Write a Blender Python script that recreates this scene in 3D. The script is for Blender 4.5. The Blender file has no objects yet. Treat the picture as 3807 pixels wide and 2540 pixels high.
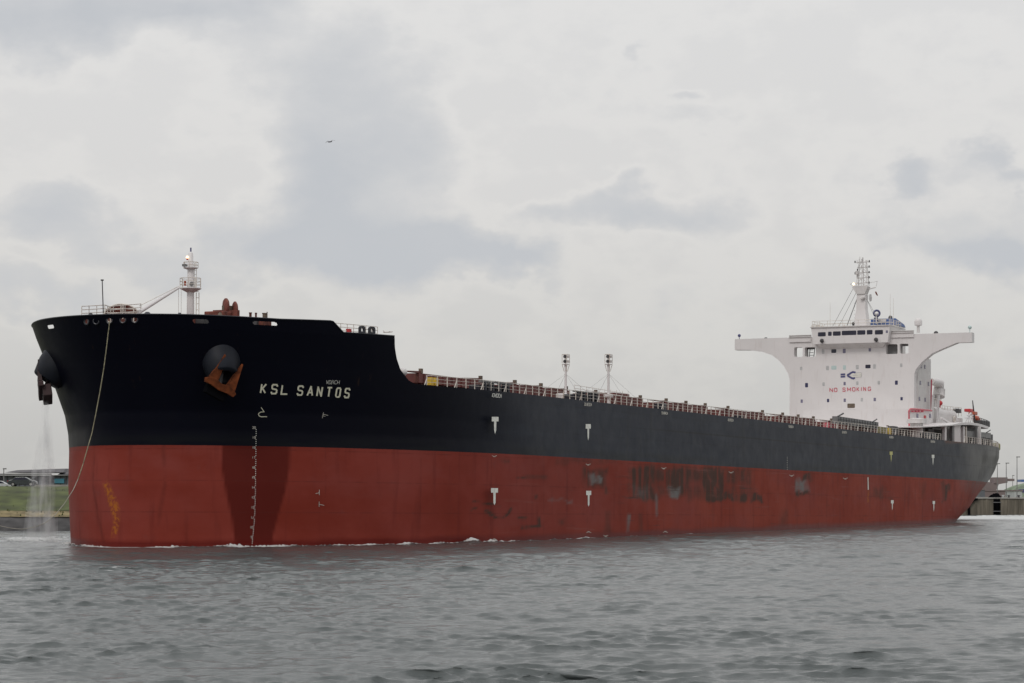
import bpy, bmesh, math, random
import numpy as np
from mathutils import Vector, Matrix
random.seed(7); rng = np.random.RandomState(11)
S = bpy.context.scene
C = S.collection
R = math.radians

# ------------------------------------------------------------------ camera
F = 9240.0; CX = 1903.5; HY = 1831.0; H = 5.4      # focal length and horizon in photo pixels, eye height in metres
cam_d = bpy.data.cameras.new('camera'); cam = bpy.data.objects.new('camera', cam_d); C.objects.link(cam)
cam.location = (0, 0, H); cam.rotation_euler = (R(90), 0, 0)
cam_d.sensor_width = 36; cam_d.lens = F / 3807 * 36; cam_d.shift_y = (HY - 1270) / 3807
cam_d.clip_start = 1; cam_d.clip_end = 60000
S.camera = cam

# ------------------------------------------------------------------ world, sun, exposure
SUN_EL, SUN_AZ = 48, 205                             # degrees; azimuth clockwise from +Y
w = bpy.data.worlds.new('World'); S.world = w; w.use_nodes = True
wn, wl = w.node_tree.nodes, w.node_tree.links
wn.clear()
def WN(t, **k):
    n = wn.new(t)
    for a, b in k.items(): setattr(n, a, b)
    return n
def wmath(op, a, b=None, c=None):
    n = WN('ShaderNodeMath', operation=op)
    for i, v in enumerate((a, b, c)):
        if v is None: continue
        if isinstance(v, (int, float)): n.inputs[i].default_value = v
        else: wl.new(v, n.inputs[i])
    return n.outputs[0]
tc = WN('ShaderNodeTexCoord'); sep = WN('ShaderNodeSeparateXYZ'); wl.new(tc.outputs['Generated'], sep.inputs[0])
az = wmath('ARCTAN2', sep.outputs[0], sep.outputs[1]); el = wmath('ARCSINE', sep.outputs[2])
def wnoise(scale, detail, stretch, seed):
    m = WN('ShaderNodeMapping'); m.inputs['Scale'].default_value = (1, 1, stretch); m.inputs['Location'].default_value = (seed, seed * .7, 0)
    wl.new(tc.outputs['Generated'], m.inputs[0])
    n = WN('ShaderNodeTexNoise'); n.inputs['Scale'].default_value = scale; n.inputs['Detail'].default_value = detail
    n.inputs['Roughness'].default_value = .55
    wl.new(m.outputs[0], n.inputs[0]); return n.outputs[0]
w1 = wnoise(16, 5, 1.5, 1.3); w2 = wnoise(16, 5, 1.5, 5.1); w3 = wnoise(40, 6, 1.6, 9.4)
azw = wmath('ADD', az, wmath('MULTIPLY', wmath('SUBTRACT', w1, .5), .09))
elw = wmath('ADD', el, wmath('MULTIPLY', wmath('SUBTRACT', w2, .5), .06))
def blob(x, y, rx, ry, s):                            # a cloud at an azimuth and elevation of the sky
    k = 3807 / 2350
    a0 = math.atan((x * k - CX) / F); e0 = math.atan((HY - y * k) / F)
    dx = wmath('DIVIDE', wmath('SUBTRACT', azw, a0), rx * k / F); dy = wmath('DIVIDE', wmath('SUBTRACT', elw, e0), ry * k / F)
    r2 = wmath('ADD', wmath('MULTIPLY', dx, dx), wmath('MULTIPLY', dy, dy))
    return wmath('MULTIPLY', wmath('EXPONENT', wmath('MULTIPLY', wmath('POWER', r2, 1.4), -1.0)), s)
clouds = [(150, 45, 380, 100, 1.0), (420, 0, 220, 70, .6), (800, 330, 240, 220, .8), (700, 420, 120, 110, .4), (760, 580, 330, 62, 1.0), (1080, 600, 260, 50, .8), (600, 530, 170, 60, .6),
          (165, 540, 120, 62, .75), (60, 690, 150, 45, .5), (330, 610, 90, 45, .3), (1440, 485, 200, 50, .78), (1540, 225, 45, 28, .45),
          (1480, 110, 25, 20, .3), (2060, 410, 62, 24, .65), (2300, 392, 80, 18, .5), (2200, 575, 150, 40, .75), (2330, 600, 120, 40, .5), (2180, 470, 220, 120, .3),
          (1250, 600, 90, 30, .5), (1600, 290, 110, 30, .22)]
acc = None
for b in clouds:
    o = blob(*b); acc = o if acc is None else wmath('ADD', acc, o)
w4 = wnoise(11, 9, 1.7, 3.3)
val = wmath('ADD', wmath('MULTIPLY', wmath('MINIMUM', acc, 1.15), .74), wmath('ADD', wmath('MULTIPLY', wmath('SUBTRACT', w4, .5), .85), wmath('MULTIPLY', wmath('SUBTRACT', w3, .5), .55)))
def wstep(v, a, b):
    n = WN('ShaderNodeMapRange', interpolation_type='SMOOTHSTEP'); n.inputs[1].default_value = a; n.inputs[2].default_value = b; wl.new(v, n.inputs[0]); return n.outputs[0]
dens = wmath('ADD', wmath('MULTIPLY', wstep(val, .05, .50), .62), wmath('MULTIPLY', wstep(val, .38, .85), .38))
dens = wmath('MULTIPLY', dens, wmath('ADD', .72, wmath('MULTIPLY', w2, .5)))
litedge = wmath('MULTIPLY', wstep(val, -.06, .08), wmath('SUBTRACT', 1, wstep(val, .08, .26)))
rampn = WN('ShaderNodeValToRGB')                      # open sky brightness by elevation (thin overcast)
wl.new(wmath('DIVIDE', el, 1.5708), rampn.inputs[0])
cr = rampn.color_ramp
cr.elements[0].position = 0.0; cr.elements[0].color = (.52, .515, .50, 1)
cr.elements[1].position = 1.0; cr.elements[1].color = (1.12, 1.13, 1.16, 1)
for p, c in ((.035, (.625, .618, .602)), (.075, (.70, .69, .68)), (.12, (.725, .72, .715)), (.4, (.92, .92, .93))):
    e_ = cr.elements.new(p); e_.color = (*c, 1)
mixc = WN('ShaderNodeMixRGB'); wl.new(dens, mixc.inputs[0]); wl.new(rampn.outputs[0], mixc.inputs[1]); mixc.inputs[2].default_value = (.545, .563, .592, 1)
lift = WN('ShaderNodeMixRGB', blend_type='ADD'); wl.new(litedge, lift.inputs[0]); wl.new(mixc.outputs[0], lift.inputs[1]); lift.inputs[2].default_value = (.035, .032, .026, 1); mixc = lift
nish = WN('ShaderNodeTexSky'); nish.sky_type = 'NISHITA'; nish.sun_disc = False
nish.sun_elevation = R(SUN_EL); nish.sun_rotation = R(SUN_AZ); nish.dust_density = 3
sc10 = WN('ShaderNodeMixRGB', blend_type='MULTIPLY'); sc10.inputs[0].default_value = 1; wl.new(mixc.outputs[0], sc10.inputs[1]); sc10.inputs[2].default_value = (10, 10, 10, 1)
over = WN('ShaderNodeMixRGB'); over.inputs[0].default_value = .96; wl.new(nish.outputs[0], over.inputs[1]); wl.new(sc10.outputs[0], over.inputs[2])
bg = WN('ShaderNodeBackground'); bg.inputs[1].default_value = .1; wl.new(over.outputs[0], bg.inputs[0])
wo = WN('ShaderNodeOutputWorld'); wl.new(bg.outputs[0], wo.inputs[0])
sun_d = bpy.data.lights.new('sun', 'SUN'); sun_d.energy = .9; sun_d.angle = R(14); sun_d.color = (1, .95, .9)
sun = bpy.data.objects.new('sun', sun_d); C.objects.link(sun)
sd = Vector((math.sin(R(SUN_AZ)) * math.cos(R(SUN_EL)), math.cos(R(SUN_AZ)) * math.cos(R(SUN_EL)), math.sin(R(SUN_EL))))
sun.rotation_euler = sd.to_track_quat('Z', 'Y').to_euler(); sun.location = (0, -50, 200)
S.view_settings.view_transform = 'Standard'; S.view_settings.look = 'None'; S.view_settings.exposure = 0.0; S.view_settings.gamma = 1

# ------------------------------------------------------------------ materials
def mat(name, col, rough=.5, metal=0, var=.15, scale=1.0, bump=0, stretch=(1, 1, 1), emit=None, rust=0, spec=.5):
    m = bpy.data.materials.new(name); m.use_nodes = True
    n, l = m.node_tree.nodes, m.node_tree.links
    b = n['Principled BSDF']; b.inputs['Roughness'].default_value = rough; b.inputs['Metallic'].default_value = metal
    b.inputs['Specular IOR Level'].default_value = spec
    t = n.new('ShaderNodeTexCoord'); mp = n.new('ShaderNodeMapping'); mp.inputs['Scale'].default_value = stretch
    l.new(t.outputs['Object'], mp.inputs[0])
    nz = n.new('ShaderNodeTexNoise'); nz.inputs['Scale'].default_value = scale; nz.inputs['Detail'].default_value = 6
    l.new(mp.outputs[0], nz.inputs[0])
    rp = n.new('ShaderNodeValToRGB'); l.new(nz.outputs[0], rp.inputs[0])
    rp.color_ramp.elements[0].position = .3; rp.color_ramp.elements[1].position = .7
    rp.color_ramp.elements[0].color = (*[c * (1 - var) for c in col], 1); rp.color_ramp.elements[1].color = (*[min(1, c * (1 + var)) for c in col], 1)
    out = rp.outputs[0]
    if rust:
        mp2 = n.new('ShaderNodeMapping'); mp2.inputs['Scale'].default_value = (1.6, 1.6, .25); l.new(t.outputs['Object'], mp2.inputs[0])
        n2 = n.new('ShaderNodeTexNoise'); n2.inputs['Scale'].default_value = 1.3; n2.inputs['Detail'].default_value = 8; l.new(mp2.outputs[0], n2.inputs[0])
        r2 = n.new('ShaderNodeValToRGB'); r2.color_ramp.elements[0].position = .58; r2.color_ramp.elements[1].position = .75; l.new(n2.outputs[0], r2.inputs[0])
        mu = n.new('ShaderNodeMath'); mu.operation = 'MULTIPLY'; mu.inputs[1].default_value = rust; l.new(r2.outputs[0], mu.inputs[0])
        mx = n.new('ShaderNodeMixRGB'); l.new(mu.outputs[0], mx.inputs[0]); l.new(out, mx.inputs[1]); mx.inputs[2].default_value = (.22, .10, .045, 1); out = mx.outputs[0]
    l.new(out, b.inputs['Base Color'])
    if bump:
        bp = n.new('ShaderNodeBump'); bp.inputs['Strength'].default_value = bump; bp.inputs['Distance'].default_value = .05
        l.new(nz.outputs[0], bp.inputs['Height']); l.new(bp.outputs[0], b.inputs['Normal'])
    if emit:
        b.inputs['Emission Color'].default_value = (*emit[0], 1); b.inputs['Emission Strength'].default_value = emit[1]
    return m
M = dict(
    white=mat('white_paint', (.63, .605, .60), .45, var=.035, scale=.25, rust=.12),
    white2=mat('weathered_white_paint', (.56, .54, .53), .5, var=.08, scale=.6, rust=.3),
    rail=mat('rail_paint', (.60, .555, .50), .5, var=.15, scale=2, rust=.6),
    mark=mat('mark_white', (.72, .72, .66), .5, var=.12, scale=2.5),
    markd=mat('mark_faded', (.45, .43, .38), .6, var=.3, scale=2),
    markn=mat('name_cream', (.66, .64, .50), .5, var=.08, scale=1.5),
    marky=mat('mark_yellow', (.52, .50, .18), .5, var=.1, scale=2),
    black=mat('black_fitting', (.010, .011, .018), .35, var=.3, scale=1.5),
    bell=mat('bolster_black', (.009, .011, .017), .55, var=.3, scale=.8, spec=.22),
    dark=mat('dark_glass', (.012, .012, .03), .12, var=.3, scale=1),
    glass1=mat('window_dark_blue', (.03, .03, .085), .15, var=.3, scale=3),
    glass2=mat('window_curtained', (.40, .40, .40), .3, var=.15, scale=3),
    glass3=mat('window_pale_teal', (.42, .52, .51), .3, var=.1, scale=3),
    glass4=mat('window_mid', (.16, .15, .22), .25, var=.2, scale=3),
    deck=mat('deck_red', (.10, .028, .022), .75, var=.3, scale=.8),
    hatch=mat('hatch_red_brown', (.105, .026, .022), .6, var=.35, scale=.9, rust=.3),
    rustred=mat('winch_rust', (.15, .050, .038), .8, var=.45, scale=1.6, rust=.35, spec=.25),
    orange=mat('anchor_rust_orange', (.115, .030, .009), .9, var=.6, scale=1.3, bump=.6, spec=.2),
    brown=mat('chock_brown', (.12, .09, .065), .7, var=.3, scale=2),
    grey=mat('galvanised_grey', (.17, .17, .17), .55, .2, var=.2, scale=1),
    dgrey=mat('dark_grey_steel', (.05, .048, .05), .6, var=.3, scale=1),
    yellow=mat('yellow_paint', (.55, .38, .03), .5, var=.2, scale=2),
    olive=mat('olive_fitting', (.20, .18, .07), .6, var=.3, scale=1.5),
    red=mat('red_paint', (.45, .03, .035), .45, var=.15, scale=2),
    letters=mat('red_lettering', (.50, .10, .13), .5, var=.1, scale=2),
    lifeorange=mat('lifeboat_orange', (.36, .07, .03), .45, var=.15, scale=1.5),
    blue=mat('funnel_blue', (.07, .13, .32), .45, var=.12, scale=1),
    navy=mat('navy_emblem', (.06, .06, .16), .5, var=.1, scale=2),
    cream=mat('cream_emblem', (.66, .645, .585), .5, var=.06, scale=2),
    lamp=mat('lit_lamp', (.9, .6, .3), .3, emit=((1, .72, .38), 3.0)),
    rope=mat('mooring_rope', (.22, .20, .13), .9, var=.4, scale=3),
    rope2=mat('heaving_line', (.28, .26, .22), .9, var=.3, scale=2),
    anchor2=mat('anchor_dark_rust', (.035, .018, .018), .8, var=.4, scale=1.1),
    conc=mat('quay_planks', (.125, .11, .085), .9, var=.45, scale=1.2, stretch=(1, 1, .12)),
    concap=mat('quay_cap', (.24, .23, .21), .85, var=.2, scale=.5),
    void=mat('black_and_shade', (.005, .005, .006), 1, var=.2, scale=.5, spec=0),  # flat black: painted shade on quay recess and crown block, heap's own colour
    paleb=mat('hazy_brick', (.19, .15, .15), .85, var=.12, scale=.2),  # this and the next: air haze put into the paled colour
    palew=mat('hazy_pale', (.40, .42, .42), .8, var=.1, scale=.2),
    teal=mat('teal_cladding', (.03, .14, .19), .6, var=.3, scale=.3),
    roof=mat('slate_roof', (.075, .07, .075), .8, var=.25, scale=.3, stretch=(3, 1, 1)),
    wallg=mat('grey_cladding', (.13, .14, .16), .7, var=.3, scale=.3),
    car1=mat('car_dark_green', (.022, .03, .03), .25, .3, var=.1, scale=2, spec=.8),
    car2=mat('car_silver', (.45, .46, .47), .3, .3, var=.05, scale=2),
    tyre=mat('tyre_rubber', (.015, .015, .015), .9, var=.1), rim=mat('wheel_rim', (.35, .35, .33), .4, .6, var=.1),
    gull=mat('gull_feathers', (.16, .16, .18), .8, var=.2, scale=3), gullw=mat('gull_white', (.5, .5, .5), .8, var=.1, scale=3),
    jet=mat('airliner_hazed', (.50, .44, .44), .5, var=.05),  # pale pinkish grey puts distance haze into the colour
)

# ------------------------------------------------------------------ ship frame (x aft, y starboard, z up), trimmed by the stern
TH = R(64.86); BE = .0105
P0 = Vector((-22.06, 278.96, 0))
MS = Matrix.Translation(P0) @ Matrix.Rotation(TH, 4, 'Z') @ Matrix.Rotation(BE, 4, 'Y')
MI = MS.inverted()
def ray(x, y):
    d = Vector(((x - CX) / F, 1, (HY - y) / F)); o = MI @ Vector((0, 0, H)); dd = (MI.to_3x3() @ d)
    return o, dd
def P(x, y, v):                     # the point of the ship on the fore-and-aft plane y = v seen at photo pixel (x, y)
    o, d = ray(x, y); return o + d * ((v - o.y) / d.y)
def PU(x, y, u):                    # same on the athwartships plane x = u
    o, d = ray(x, y); return o + d * ((u - o.x) / d.x)
MSn = np.array(MS)
def proj(u, v, z):
    X = MSn[0, 0] * u + MSn[0, 1] * v + MSn[0, 2] * z + MSn[0, 3]; Y = MSn[1, 0] * u + MSn[1, 1] * v + MSn[1, 2] * z + MSn[1, 3]
    Z = MSn[2, 0] * u + MSn[2, 1] * v + MSn[2, 2] * z + MSn[2, 3]
    return CX + F * X / Y, HY - F * (Z - H) / Y

# ------------------------------------------------------------------ helpers
def tag(o, label, cat, group=None, kind=None):
    if label: o['label'] = label
    if cat: o['category'] = cat
    if group: o['group'] = group
    if kind: o['kind'] = kind
    return o
class MB:
    def __init__(s): s.v = []; s.f = []
    def add(s, vs, fs):
        k = len(s.v); s.v += [tuple(p) for p in vs]; s.f += [tuple(i + k for i in f) for f in fs]; return s
    def box(s, x0, y0, z0, x1, y1, z1):
        x0, x1 = sorted((x0, x1)); y0, y1 = sorted((y0, y1)); z0, z1 = sorted((z0, z1))
        return s.add([(x0, y0, z0), (x1, y0, z0), (x1, y1, z0), (x0, y1, z0), (x0, y0, z1), (x1, y0, z1), (x1, y1, z1), (x0, y1, z1)],
                     [(0, 3, 2, 1), (4, 5, 6, 7), (0, 1, 5, 4), (1, 2, 6, 5), (2, 3, 7, 6), (3, 0, 4, 7)])
    def tube(s, a, b, r0, r1=None, n=8, caps=True):
        a = Vector(a); b = Vector(b); r1 = r0 if r1 is None else r1
        d = (b - a).normalized(); u = d.orthogonal().normalized(); w_ = d.cross(u)
        vs = []
        for p, r in ((a, r0), (b, r1)):
            for i in range(n):
                t = 2 * math.pi * i / n + .4; vs.append(p + (u * math.cos(t) + w_ * math.sin(t)) * r)
        fs = [(i, (i + 1) % n, n + (i + 1) % n, n + i) for i in range(n)]
        if caps: fs += [tuple(range(n))[::-1], tuple(range(n, 2 * n))]
        return s.add(vs, fs)
    def path(s, pts, r, n=6):
        pts = [Vector(p) for p in pts]; rs = r if isinstance(r, (list, tuple)) else [r] * len(pts)
        vs = []
        for i, p in enumerate(pts):
            d = (pts[min(i + 1, len(pts) - 1)] - pts[max(i - 1, 0)]).normalized()
            u = d.cross(Vector((.13, .21, .97))).normalized(); w_ = d.cross(u)
            for k in range(n):
                t = 2 * math.pi * k / n; vs.append(p + (u * math.cos(t) + w_ * math.sin(t)) * rs[i])
        fs = []
        for i in range(len(pts) - 1):
            for k in range(n): fs.append((i * n + k, i * n + (k + 1) % n, (i + 1) * n + (k + 1) % n, (i + 1) * n + k))
        fs += [tuple(range(n))[::-1], tuple(range((len(pts) - 1) * n, len(pts) * n))]
        return s.add(vs, fs)
    def lathe(s, o, axis, prof, n=24):      # prof: (distance along axis, radius)
        o = Vector(o); d = Vector(axis).normalized(); u = d.orthogonal().normalized(); w_ = d.cross(u)
        vs = []
        for t, r in prof:
            for i in range(n):
                a = 2 * math.pi * i / n; vs.append(o + d * t + (u * math.cos(a) + w_ * math.sin(a)) * max(r, 1e-4))
        fs = []
        for j in range(len(prof) - 1):
            for i in range(n): fs.append((j * n + i, j * n + (i + 1) % n, (j + 1) * n + (i + 1) % n, (j + 1) * n + i))
        fs += [tuple(range(n))[::-1], tuple(range((len(prof) - 1) * n, len(prof) * n))]
        return s.add(vs, fs)
    def ball(s, c, r, n=16): return s.lathe(Vector(c) - Vector((0, 0, r)), (0, 0, 1), [(r - r * math.cos(math.pi * j / 10), r * math.sin(math.pi * j / 10)) for j in range(11)], n)
    def torus(s, c, axis, R0, r, n=20, m=8):
        c = Vector(c); d = Vector(axis).normalized(); u = d.orthogonal().normalized(); w_ = d.cross(u); vs = []; fs = []
        for i in range(n):
            a = 2 * math.pi * i / n; e_ = u * math.cos(a) + w_ * math.sin(a)
            for j in range(m):
                b = 2 * math.pi * j / m; vs.append(c + e_ * (R0 + r * math.cos(b)) + d * r * math.sin(b))
        for i in range(n):
            for j in range(m): fs.append((i * m + j, ((i + 1) % n) * m + j, ((i + 1) % n) * m + (j + 1) % m, i * m + (j + 1) % m))
        return s.add(vs, fs)
    def prism(s, poly, mp, t0, t1):         # poly: convex or simple 2-D outline; mp(a, b, t) -> 3-D point
        n = len(poly); vs = [mp(a, b, t0) for a, b in poly] + [mp(a, b, t1) for a, b in poly]
        return s.add(vs, [tuple(range(n))[::-1], tuple(range(n, 2 * n))] + [(i, (i + 1) % n, n + (i + 1) % n, n + i) for i in range(n)])
    def build(s, name, m, parent=None, smooth=False, bevel=0, **k):
        me = bpy.data.meshes.new(name); me.from_pydata(s.v, [], s.f); me.update()
        bm = bmesh.new(); bm.from_mesh(me); bmesh.ops.recalc_face_normals(bm, faces=bm.faces)
        if bevel: bmesh.ops.bevel(bm, geom=bm.edges[:], offset=bevel, segments=2, affect='EDGES', profile=.5)
        bm.to_mesh(me); bm.free()
        o = bpy.data.objects.new(name, me); C.objects.link(o); me.materials.append(m)
        if smooth:
            for p in me.polygons: p.use_smooth = True
            me.set_sharp_from_angle(angle=R(40))
        if parent: o.parent = parent
        if k: tag(o, k.get('label'), k.get('cat'), k.get('group'), k.get('kind'))
        return o
def pb(x0, y0, x1, y1, v, t):               # box whose port side lies on y = v, filling a photo rectangle; t metres deep to starboard
    a = P(x0, (y0 + y1) / 2, v); b = P(x1, (y0 + y1) / 2, v)
    zt = P((x0 + x1) / 2, y0, v).z; zb = P((x0 + x1) / 2, y1, v).z
    return a.x, v, zb, b.x, v + t, zt
def pbu(x0, y0, x1, y1, u, t):              # box whose front lies on x = u; t metres deep aft
    a = PU(x0, (y0 + y1) / 2, u); b = PU(x1, (y0 + y1) / 2, u)
    return u, a.y, PU((x0 + x1) / 2, y1, u).z, u + t, b.y, PU((x0 + x1) / 2, y0, u).z
def filled(outer, holes, mp, thick):        # flat plate with holes, through a 2-D curve
    cu = bpy.data.curves.new('t', 'CURVE'); cu.dimensions = '2D'; cu.fill_mode = 'BOTH'; cu.extrude = .5
    for lp in [outer] + holes:
        sp = cu.splines.new('POLY'); sp.points.add(len(lp) - 1); sp.use_cyclic_u = True
        for i, (a, b) in enumerate(lp): sp.points[i].co = (a, b, 0, 1)
    ob = bpy.data.objects.new('t', cu); C.objects.link(ob)
    dg = bpy.context.evaluated_depsgraph_get(); me = ob.evaluated_get(dg).to_mesh()
    mb = MB(); mb.add([mp(v.co.x, v.co.y, (v.co.z + .5) * thick) for v in me.vertices], [tuple(p.vertices) for p in me.polygons])
    ob.evaluated_get(dg).to_mesh_clear(); bpy.data.objects.remove(ob); bpy.data.curves.remove(cu)
    return mb
def empty(name, loc, rz=0, **k):
    o = bpy.data.objects.new(name, None); C.objects.link(o); o.location = loc; o.rotation_euler = (0, 0, rz); o.empty_display_size = 1
    tag(o, k.get('label'), k.get('cat'), k.get('group'), k.get('kind')); return o

ship = bpy.data.objects.new('bulk_carrier', None); C.objects.link(ship); ship.matrix_world = MS
tag(ship, 'huge black and red bulk carrier with white accommodation block passing the grass bank', 'ship')

# ------------------------------------------------------------------ hull
B = 22.5; US = 243.0
def itp(z, tb): return np.interp(z, [t[0] for t in tb], [t[1] for t in tb])
nose_t = [(-4, -37.6), (-.2, -37.6), (2.2, -37.8), (5.8, -38.1), (9.4, -38.0), (11.2, -38.2), (13, -38.55), (14.7, -39.35), (17.9, -40.9), (20.8, -42.55), (22.2, -43.3)]
a_t = [(11, 50), (13, 48.5), (14.7, 47), (17.9, 44.5), (20.8, 42.5), (22.2, 42)]
u1_t = [(-4, 165), (0, 174), (2.3, 180), (4.9, 183), (6.4, 185), (9.2, 192), (12.1, 200), (14.5, 205)]
u2_t = [(-4, 205), (0, 212), (2.3, 220.6), (4.9, 237), (6.4, 242), (7.75, 246.5), (9.2, 251), (10.7, 255.4), (12.1, 257.5), (13.3, 258.5), (14.5, 259.1), (17, 260)]
def halfb(u, z):
    n = itp(z, nose_t); A = itp(z, a_t); a1 = itp(z, u1_t); a2 = itp(z, u2_t)
    c = np.clip(1 - (u - n) / A, 0, 1); s_ = np.clip((u - a1) / (a2 - a1), 0, 1)
    return np.where(u < n, 0, B * np.sqrt(1 - c * c) * np.sqrt(1 - s_ * s_))
def hull_hit(x, y, off=.035):               # photo pixel -> point on the port side of the hull, off metres proud of the plating
    o, d = ray(x, y)
    vs = np.linspace(-B - 1.5, B, 1000); t = (vs - o.y) / d.y; us = o.x + d.x * t; zs = o.z + d.z * t
    g = np.abs(vs) - halfb(us, zs)
    ok = np.where((g[:-1] > 0) & (g[1:] <= 0))[0]
    i = ok[0] if len(ok) else int(np.argmin(np.abs(g)))
    k = g[i] / (g[i] - g[i + 1]) if len(ok) else 0
    vv = vs[i] + (vs[i + 1] - vs[i]) * k; p = o + d * ((vv - o.y) / d.y)
    db = float(halfb(p.x + .2, p.z) - halfb(p.x - .2, p.z)) / .4; dz = float(halfb(p.x, p.z + .2) - halfb(p.x, p.z - .2)) / .4
    n = Vector((-db, -1 if p.y < 0 else 1, -dz)).normalized(); return p + n * off
# height of the plating's top edge along the ship, from the photo
ztx = [(1237, 1193), (1277, 1236), (1467, 1249)]
def deckpt(x, y):
    p = hull_hit(x, y, 0); return p.x, p.z
brk = [deckpt(*q) for q in ztx]
ub = brk[2][0]
ztop_t = [(-60, 22.05), (-40, 22.1), (-33, 22.0), (brk[0][0], brk[0][1]), (brk[1][0], brk[1][1]), (ub, brk[2][1])]
curve_dn = []
for q in [(1468, 1290), (1475, 1333), (1489, 1375), (1500, 1389), (1519, 1414), (1542, 1427)]:
    curve_dn.append(deckpt(*q))
DK = 16.4
ztop_t += [(max(c[0], ub + .02 + .01 * i), c[1]) for i, c in enumerate(curve_dn)] + [(curve_dn[-1][0] + 3.5, DK), (300, DK)]
print('break', [tuple(round(q, 2) for q in t) for t in ztop_t])
def ztop(u): return itp(u, ztop_t)

nphi = 90
def station_u(i, n_mid, n_st, z):           # i-th column at height z
    pass
def hull_grid(zfun, rows, cols_bow=150, n_mid=420, n_st=90):
    # returns arrays u,b,z for a regular grid; column parameter s in [0,1] bow, [1,2] parallel side, [2,3] stern
    s_b = np.linspace(0, 1, cols_bow + 1); s_m = np.linspace(1, 2, n_mid + 1)[1:]; s_s = np.linspace(2, 3, n_st + 1)[1:]
    s = np.concatenate([s_b, s_m, s_s])
    return s
def col_u(s, z):
    n = itp(z, nose_t); A = itp(z, a_t); a1 = itp(z, u1_t); a2 = itp(z, u2_t)
    ph = np.clip(s, 0, 1) * np.pi / 2
    ubow = n + A * (1 - np.cos(ph)); umid = (n + A) + (a1 - n - A) * np.clip(s - 1, 0, 1)
    e_ = np.minimum(1, (US - a1) / (a2 - a1)); pe = np.arcsin(e_) * np.clip(s - 2, 0, 1)
    ust = a1 + (a2 - a1) * np.sin(pe)
    u = np.where(s <= 1, ubow, np.where(s <= 2, umid, ust))
    b = np.where(s <= 1, B * np.sin(ph), np.where(s <= 2, B, B * np.cos(pe)))
    return u, b
def solve_s(ut, z):                         # column parameter of a given u on the bow at height z
    n = itp(z, nose_t); A = itp(z, a_t)
    return float(np.arccos(np.clip(1 - (ut - n) / A, -1, 1)) / (np.pi / 2))
s_bow = np.linspace(0, 1, 171)
extra = []
for ut, zz in [(brk[0][0], 22), (brk[1][0], 21), (ub, 21), (ub + .03, 20)] + [(c[0], c[1]) for c in curve_dn]: extra.append(solve_s(ut, zz))
s_all = np.unique(np.concatenate([s_bow, extra, np.linspace(solve_s(ub, 21), solve_s(ub + 6, 17), 30), np.linspace(1, 2, 431), np.linspace(2, 3, 91)]))
zl = np.concatenate([np.linspace(-4, 0, 6), np.linspace(0, DK, 68)[1:]])
ss, zz = np.meshgrid(s_all, zl, indexing='ij')
uu, bb = col_u(ss, zz)
# upper rows (bulwark and forecastle side), only at the bow
s_up = np.unique(np.concatenate([np.linspace(0, solve_s(ub - 4, 21), 150), np.linspace(solve_s(ub - 4, 21), solve_s(curve_dn[-1][0] + 4, DK), 330)]))
HOLES = []                                   # (s0, s1, z0, z1, kind) mooring openings cut from the bulwark
def hole_px(x, y, wpx, hpx, kind):
    p = hull_hit(x, y, 0); ql, qr = hull_hit(x - wpx / 2, y, 0), hull_hit(x + wpx / 2, y, 0); sg_ = lambda q: -1 if q.y > 0 else 1
    s0 = solve_s(ql.x, ql.z) * sg_(ql) * sg_(p); s1 = solve_s(qr.x, qr.z) * sg_(qr) * sg_(p)
    HOLES.append((min(s0, s1), max(s0, s1), p.z, hpx / 37.5, kind, p, sg_(p)))
for x, y in ((323, 1196), (361, 1194), (406, 1192), (457, 1190), (501, 1189)): hole_px(x, y, 20, 19, 'o')
for x, y, w_, h_ in ((746, 1195, 58, 14), (985, 1203, 88, 13)): hole_px(x, y, w_, h_, 'r')
hole_px(189, 1215, 22, 12, 'q')
hz0, hz1 = 20.75, 21.75
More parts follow.
